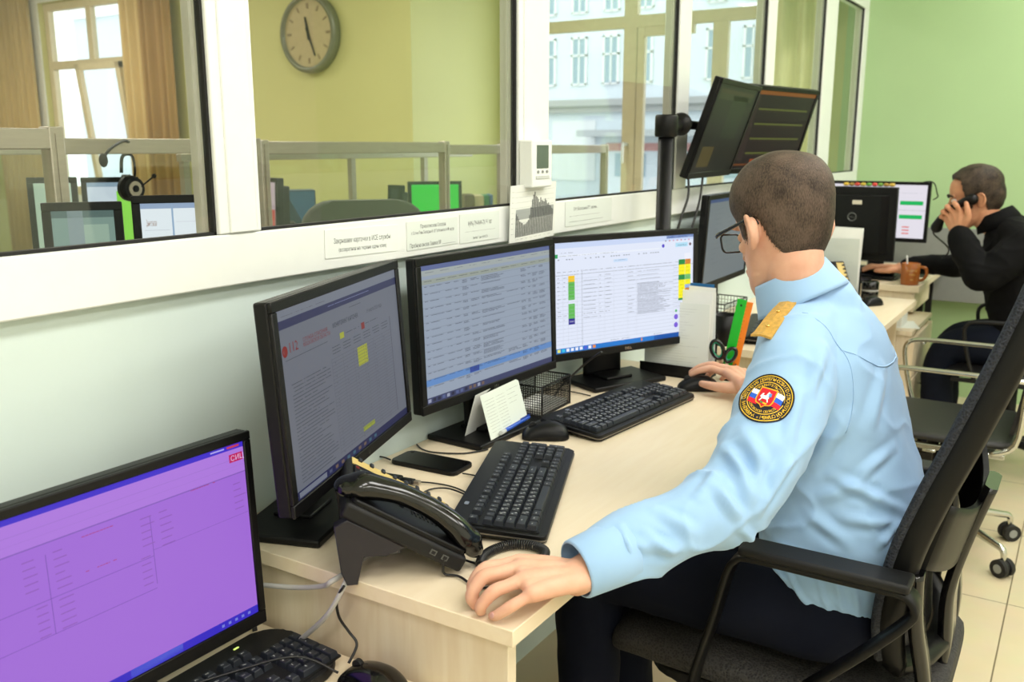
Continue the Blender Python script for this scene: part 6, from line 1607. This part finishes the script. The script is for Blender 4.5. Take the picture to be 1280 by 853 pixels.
b = NB(); secs = []
for y, w, zc_, hh in ((.13, .15, .412, .022), (.145, .20, .412, .032), (.22, .245, .412, .040), (.40, .262, .412, .042), (.58, .262, .414, .042), (.68, .255, .412, .040), (.735, .235, .400, .034), (.755, .19, .392, .022)):
    secs.append((Cc(CX, y, zc_), (w, 0, 0), (0, 0, hh), 3.2))
loft(b, secs, n=48, sub=3); obj('seat', b, seat_m, ch)
b = NB(); prism(b, rrect(.44, .50, .08, 5, 0, .03), .345, .369, bev=.006); obj('seat_shell', b, M['blackm'], ch)
b = NB(); box2(b, (-.14, -.08, .30), (.14, .14, .3448), bev=.01); obj('mechanism', b, M['black'], ch)
b = NB(); box2(b, (-.30, -.015, .325), (.30, .025, .3445), bev=.002); obj('arm_bracket', b, M['chrome'], ch)
# backrest: curved rim, mesh, lumbar piece, carrier bar
BP = [(.232, .50), (.238, .60), (.222, .72), (.190, .83), (.150, .94), (.112, 1.05), (.080, 1.15), (.055, 1.24), (.040, 1.31)]   # y, z of the side rim
HW = [.20, .235, .245, .245, .243, .240, .235, .222, .18]
sweep = crom([(y, z, w) for (y, z), w in zip(BP, HW)], 5)
def back_pt(i, s, off=0.):
    y, z, w = sweep[i]; y0, z0, _ = sweep[max(i-1, 0)]; y1, z1, _ = sweep[min(i+1, len(sweep)-1)]
    ty, tz = y1-y0, z1-z0; l = math.hypot(ty, tz); ny, nz = -tz/l, ty/l      # points to the rear
    bow = .045*(1-s*s)
    return V(Cc(CX+w*s, y+(bow+off)*ny, z+(bow+off)*nz))
N_ = len(sweep)
b = NB(); g0 = [[b.verts.new(back_pt(i, -1+2*k/24, .0)) for k in range(25)] for i in range(N_)]; g1 = [[b.verts.new(back_pt(i, -1+2*k/24, .006)) for k in range(25)] for i in range(N_)]
for g in (g0, g1):
    for i in range(N_-1):
        for k in range(24): f = b.faces.new((g[i][k], g[i][k+1], g[i+1][k+1], g[i+1][k])); f.smooth = True
for i in range(N_-1):
    for k in (0, 24): b.faces.new((g0[i][k], g0[i+1][k], g1[i+1][k], g1[i][k]))
for i in (0, N_-1):
    for k in range(24): b.faces.new((g0[i][k], g0[i][k+1], g1[i][k+1], g1[i][k]))
obj('backrest', b, back_m, ch)
loop = [back_pt(i, -1, .016) for i in range(N_)]+[back_pt(N_-1, s, .022)+V((0, 0, .018*(1-s*s))) for s in (-.6, -.2, .2, .6)]+[back_pt(i, 1, .016) for i in reversed(range(N_))]+[back_pt(0, s, .022)-V((0, 0, .02*(1-s*s))) for s in (.6, .2, -.2, -.6)]
b = NB(); n = len(loop); rings = []
for i in range(n):
    t_ = (loop[(i+1) % n]-loop[i-1]).normalized(); cen = V(Cc(CX, .13, .9)); nrm = V((0, -.955, -.30)); side = t_.cross(nrm).normalized(); nn = side.cross(t_).normalized()
    if nn.y > 0: nn = -nn
    ring = []
    for a_, c_ in ((-.010, -.022), (.006, -.026), (.014, -.018), (.016, .0), (.013, .016), (.002, .022), (-.009, .018), (-.013, 0)):
        o_ = loop[i]-cen; sgn = 1 if side.dot(o_) > 0 else -1
        ring.append(b.verts.new(loop[i]+side*sgn*a_+nn*(c_+.008)))
    rings.append(ring)
for i in range(n):
    for k in range(8): f = b.faces.new((rings[i][k], rings[i][(k+1) % 8], rings[(i+1) % n][(k+1) % 8], rings[(i+1) % n][k])); f.smooth = True
obj('backrest_frame', b, M['black'], ch)
b = NB(); ed = [back_pt(i, -1.0, .0)+V((-.010, 0, 0)) for i in range(1, N_)]; tube(b, ed, .0085, n=8); ed = [back_pt(i, 1.0, .0)+V((.010, 0, 0)) for i in range(1, N_)]; tube(b, ed, .0085, n=8)
obj('edge_piping', b, mesh_cloth('ribbed_dark_blue_piping', (40, 44, 54), 260), ch)
b = NB(); rows = []
for j in range(7):
    z = .70+.12*j/6; rows.append([(s, z) for s in [-1+2*k/16 for k in range(17)]])
def lum(s, z, o):
    y_rim = .232-(z-.60)*.24; return V(Cc(CX+.228*s, y_rim-.026-.034*(1-s*s)**.8-o, z-.05*(1-s*s)))
for o, fl in ((0, 0), (.010, 1)):
    vv = [[b.verts.new(lum(s, z, o)) for s, z in r_] for r_ in rows]
    if fl == 0: v0_ = vv
    for i in range(6):
        for k in range(16): f = b.faces.new((vv[i][k], vv[i][k+1], vv[i+1][k+1], vv[i+1][k])); f.smooth = True
for i in range(6):
    for k in (0, 16): b.faces.new((v0_[i][k], v0_[i+1][k], vv[i+1][k], vv[i][k]))
for i in (0, 6):
    for k in range(16): b.faces.new((v0_[i][k], v0_[i][k+1], vv[i][k+1], vv[i][k]))
obj('lumbar_support', b, M['black'], ch)
b = NB(); strap(b, [Cc(CX, .36, .325), Cc(CX, .24, .328), Cc(CX, .165, .36), Cc(CX, .150, .46), Cc(CX, .152, .58), Cc(CX, .128, .70), Cc(CX, .10, .80)], .10, .022, sub=5); obj('back_carrier', b, M['gloss'], ch)
for s in (-1, 1):
    b = NB(); strap(b, [Cc(CX+s*.10, .30, .33), Cc(CX+s*.16, .18, .35), Cc(CX+s*.20, .158, .46), Cc(CX+s*.225, .178, .60), Cc(CX+s*.238, .182, .70)], .05, .022, sub=5, side=(1, 0, 0)); obj('side_arch', b, M['gloss'], ch)
# arm loops
for s in (-1, 1):
    X = s*.303
    P_ = [(X, .530-.40, .345), (X, .535-.40, .42), (X, .500-.40, .56), (X, .478-.40, .655), (X, .462-.40, .682), (X, .435-.40, .690), (X, .30-.40, .690), (X, .210-.40, .690), (X, .184-.40, .685), (X, .172-.40, .668), (X, .178-.40, .645), (X, .24-.40, .57), (X, .36-.40, .44), (X, .40-.40, .38), (X, .43-.40, .345)]
    b = NB(); strap(b, P_, .048, .012, sub=5, closed=True, bev=.2)
    obj('armrest', b, M['black'], ch)
    b = NB(); box2(b, (X-.030, .180-.40, .695), (X+.030, .458-.40, .712), bev=.006, seg=3); obj('arm_pad', b, M['blackm'], ch)
    b = NB(); box2(b, (X-.02-s*.03, .37-.40, .335), (X+.02-s*.03, .56-.40, .352), bev=.003); obj('mount_plate', b, M['chrome'], ch)
def star_base(par, n, r_, zc_, mat, off=0., cr=.03, col_top=.34, hub=.035):
    b = NB(); cyl(b, (0, 0, zc_-.01), (0, 0, col_top), .025, n=24); obj('gas_column', b, M['black'], par)
    for k in range(n):
        a = off+2*PI*k/n; ca_, sa_ = math.cos(a), math.sin(a)
        b = NB(); tube(b, [(0, 0, zc_+.02), (r_*.4*ca_, r_*.4*sa_, zc_+.012), (r_*.86*ca_, r_*.86*sa_, zc_-.01), (r_*ca_, r_*sa_, zc_-.022), (r_*1.02*ca_, r_*1.02*sa_, cr+.018)], [.022, .016, .012, .011, .008], n=12, sub=4)
        l_ = obj('leg', b, mat, par)
        b = NB(); c_ = V((r_*1.02*ca_, r_*1.02*sa_, cr)); d_ = V((-sa_, ca_, 0))
        for s in (-1, 1): cyl(b, c_+d_*s*.006, c_+d_*s*.024, cr, n=24)
        sphere(b, c_+V((0, 0, .006)), cr*.8, (1, 1, .9)); cs_ = obj('caster', b, M['rubber'], l_)
        b = NB()
        for s in (-1, 1): cyl(b, c_+d_*s*.0235, c_+d_*s*.0255, cr*.5, n=16)
        obj('caster_disc', b, M['greyp'], cs_)
star_base(ch, 5, .30, .085, M['blackm'], .3, col_top=.30)

# ---------------------------------------------------------------- the chromed conference chairs behind
def steel_chair(label, x, y, rz, steel='chrome', **k):
    t = thing('office_chair', label, 'chair', (x, y, 0), R(rz), None)
    b = NB(); loft(b, [((0, -.23, .455), (.17, 0, 0), (0, 0, .012), 3), ((0, -.20, .455), (.225, 0, 0), (0, 0, .022), 3), ((0, 0, .452), (.235, 0, 0), (0, 0, .022), 3), ((0, .20, .452), (.235, 0, 0), (0, 0, .022), 3), ((0, .245, .44), (.20, 0, 0), (0, 0, .014), 3)], n=40, sub=3); obj('seat', b, pm('black_seat_leather', (24, 23, 23), .45, var=.1, bump=.3, bscale=300), t)
    b = NB(); box2(b, (-.236, -.21, .415), (-.216, .22, .432), bev=.003); box2(b, (.216, -.21, .415), (.236, .22, .432), bev=.003); box2(b, (-.236, -.01, .405), (.236, .03, .415), bev=.003); obj('seat_frame', b, M[steel], t)
    b = NB(); g = []
    pr_ = [(-.215, .50), (-.235, .62), (-.25, .78), (-.265, .95), (-.285, 1.10)]
    for sgn, o in ((0, 0), (1, .012)):
        g.append([[b.verts.new((.225*s, y_-.03*(1-s*s)-o, z_)) for s in [-1+k/8 for k in range(17)]] for y_, z_ in crom(pr_, 4)])
    for q in g:
        for r0, r1 in zip(q, q[1:]):
            for k in range(16): f = b.faces.new((r0[k], r0[k+1], r1[k+1], r1[k])); f.smooth = True
    for r0, r1, q0, q1 in zip(g[0], g[0][1:], g[1], g[1][1:]):
        for k in (0, 16): b.faces.new((r0[k], r1[k], q1[k], q0[k]))
    for i in (0, -1):
        for k in range(16): b.faces.new((g[0][i][k], g[0][i][k+1], g[1][i][k+1], g[1][i][k]))
    obj('backrest', b, back_m, t)
    for s in (-1, 1):
        b = NB(); tube(b, [(s*.235, -.17, .43), (s*.236, -.235, .47), (s*.236, -.25, .62), (s*.236, -.268, .80), (s*.236, -.285, .97), (s*.236, -.305, 1.115)], .009, n=10, sub=4); f_ = obj('side_frame', b, M[steel], t)
        b = NB(); cyl(b, (s*.222, -.306, 1.125), (s*.262, -.306, 1.125), .022, n=24); cyl(b, (s*.262, -.306, 1.125), (s*.264, -.306, 1.125), .012, n=20); obj('end_cap', b, pm('pale_grey_plastic', (190, 192, 188), .35), f_)
        b = NB(); tube(b, [(s*.245, -.262, .675), (s*.255, -.18, .683), (s*.257, .0, .684), (s*.257, .12, .682), (s*.255, .172, .668), (s*.25, .182, .62), (s*.242, .155, .50), (s*.236, .13, .43)], .0085, n=10, sub=5); obj('armrest', b, M[steel], t)
    b = NB(); tube(b, [(-.236, -.303, 1.11), (-.15, -.32, 1.118), (.15, -.32, 1.118), (.236, -.303, 1.11)], .007, n=8, sub=4); obj('top_bar', b, M[steel], t)
    star_base(t, 5, .285, .11, M[steel], R(-125), cr=.03, col_top=.41)
    return t
steel_chair('empty chrome-armed black office chair standing behind the mesh chair', 3.40, .365, 0)

steel_chair('all black office chair under the man in black', 4.42, .22, 0, 'blackm')
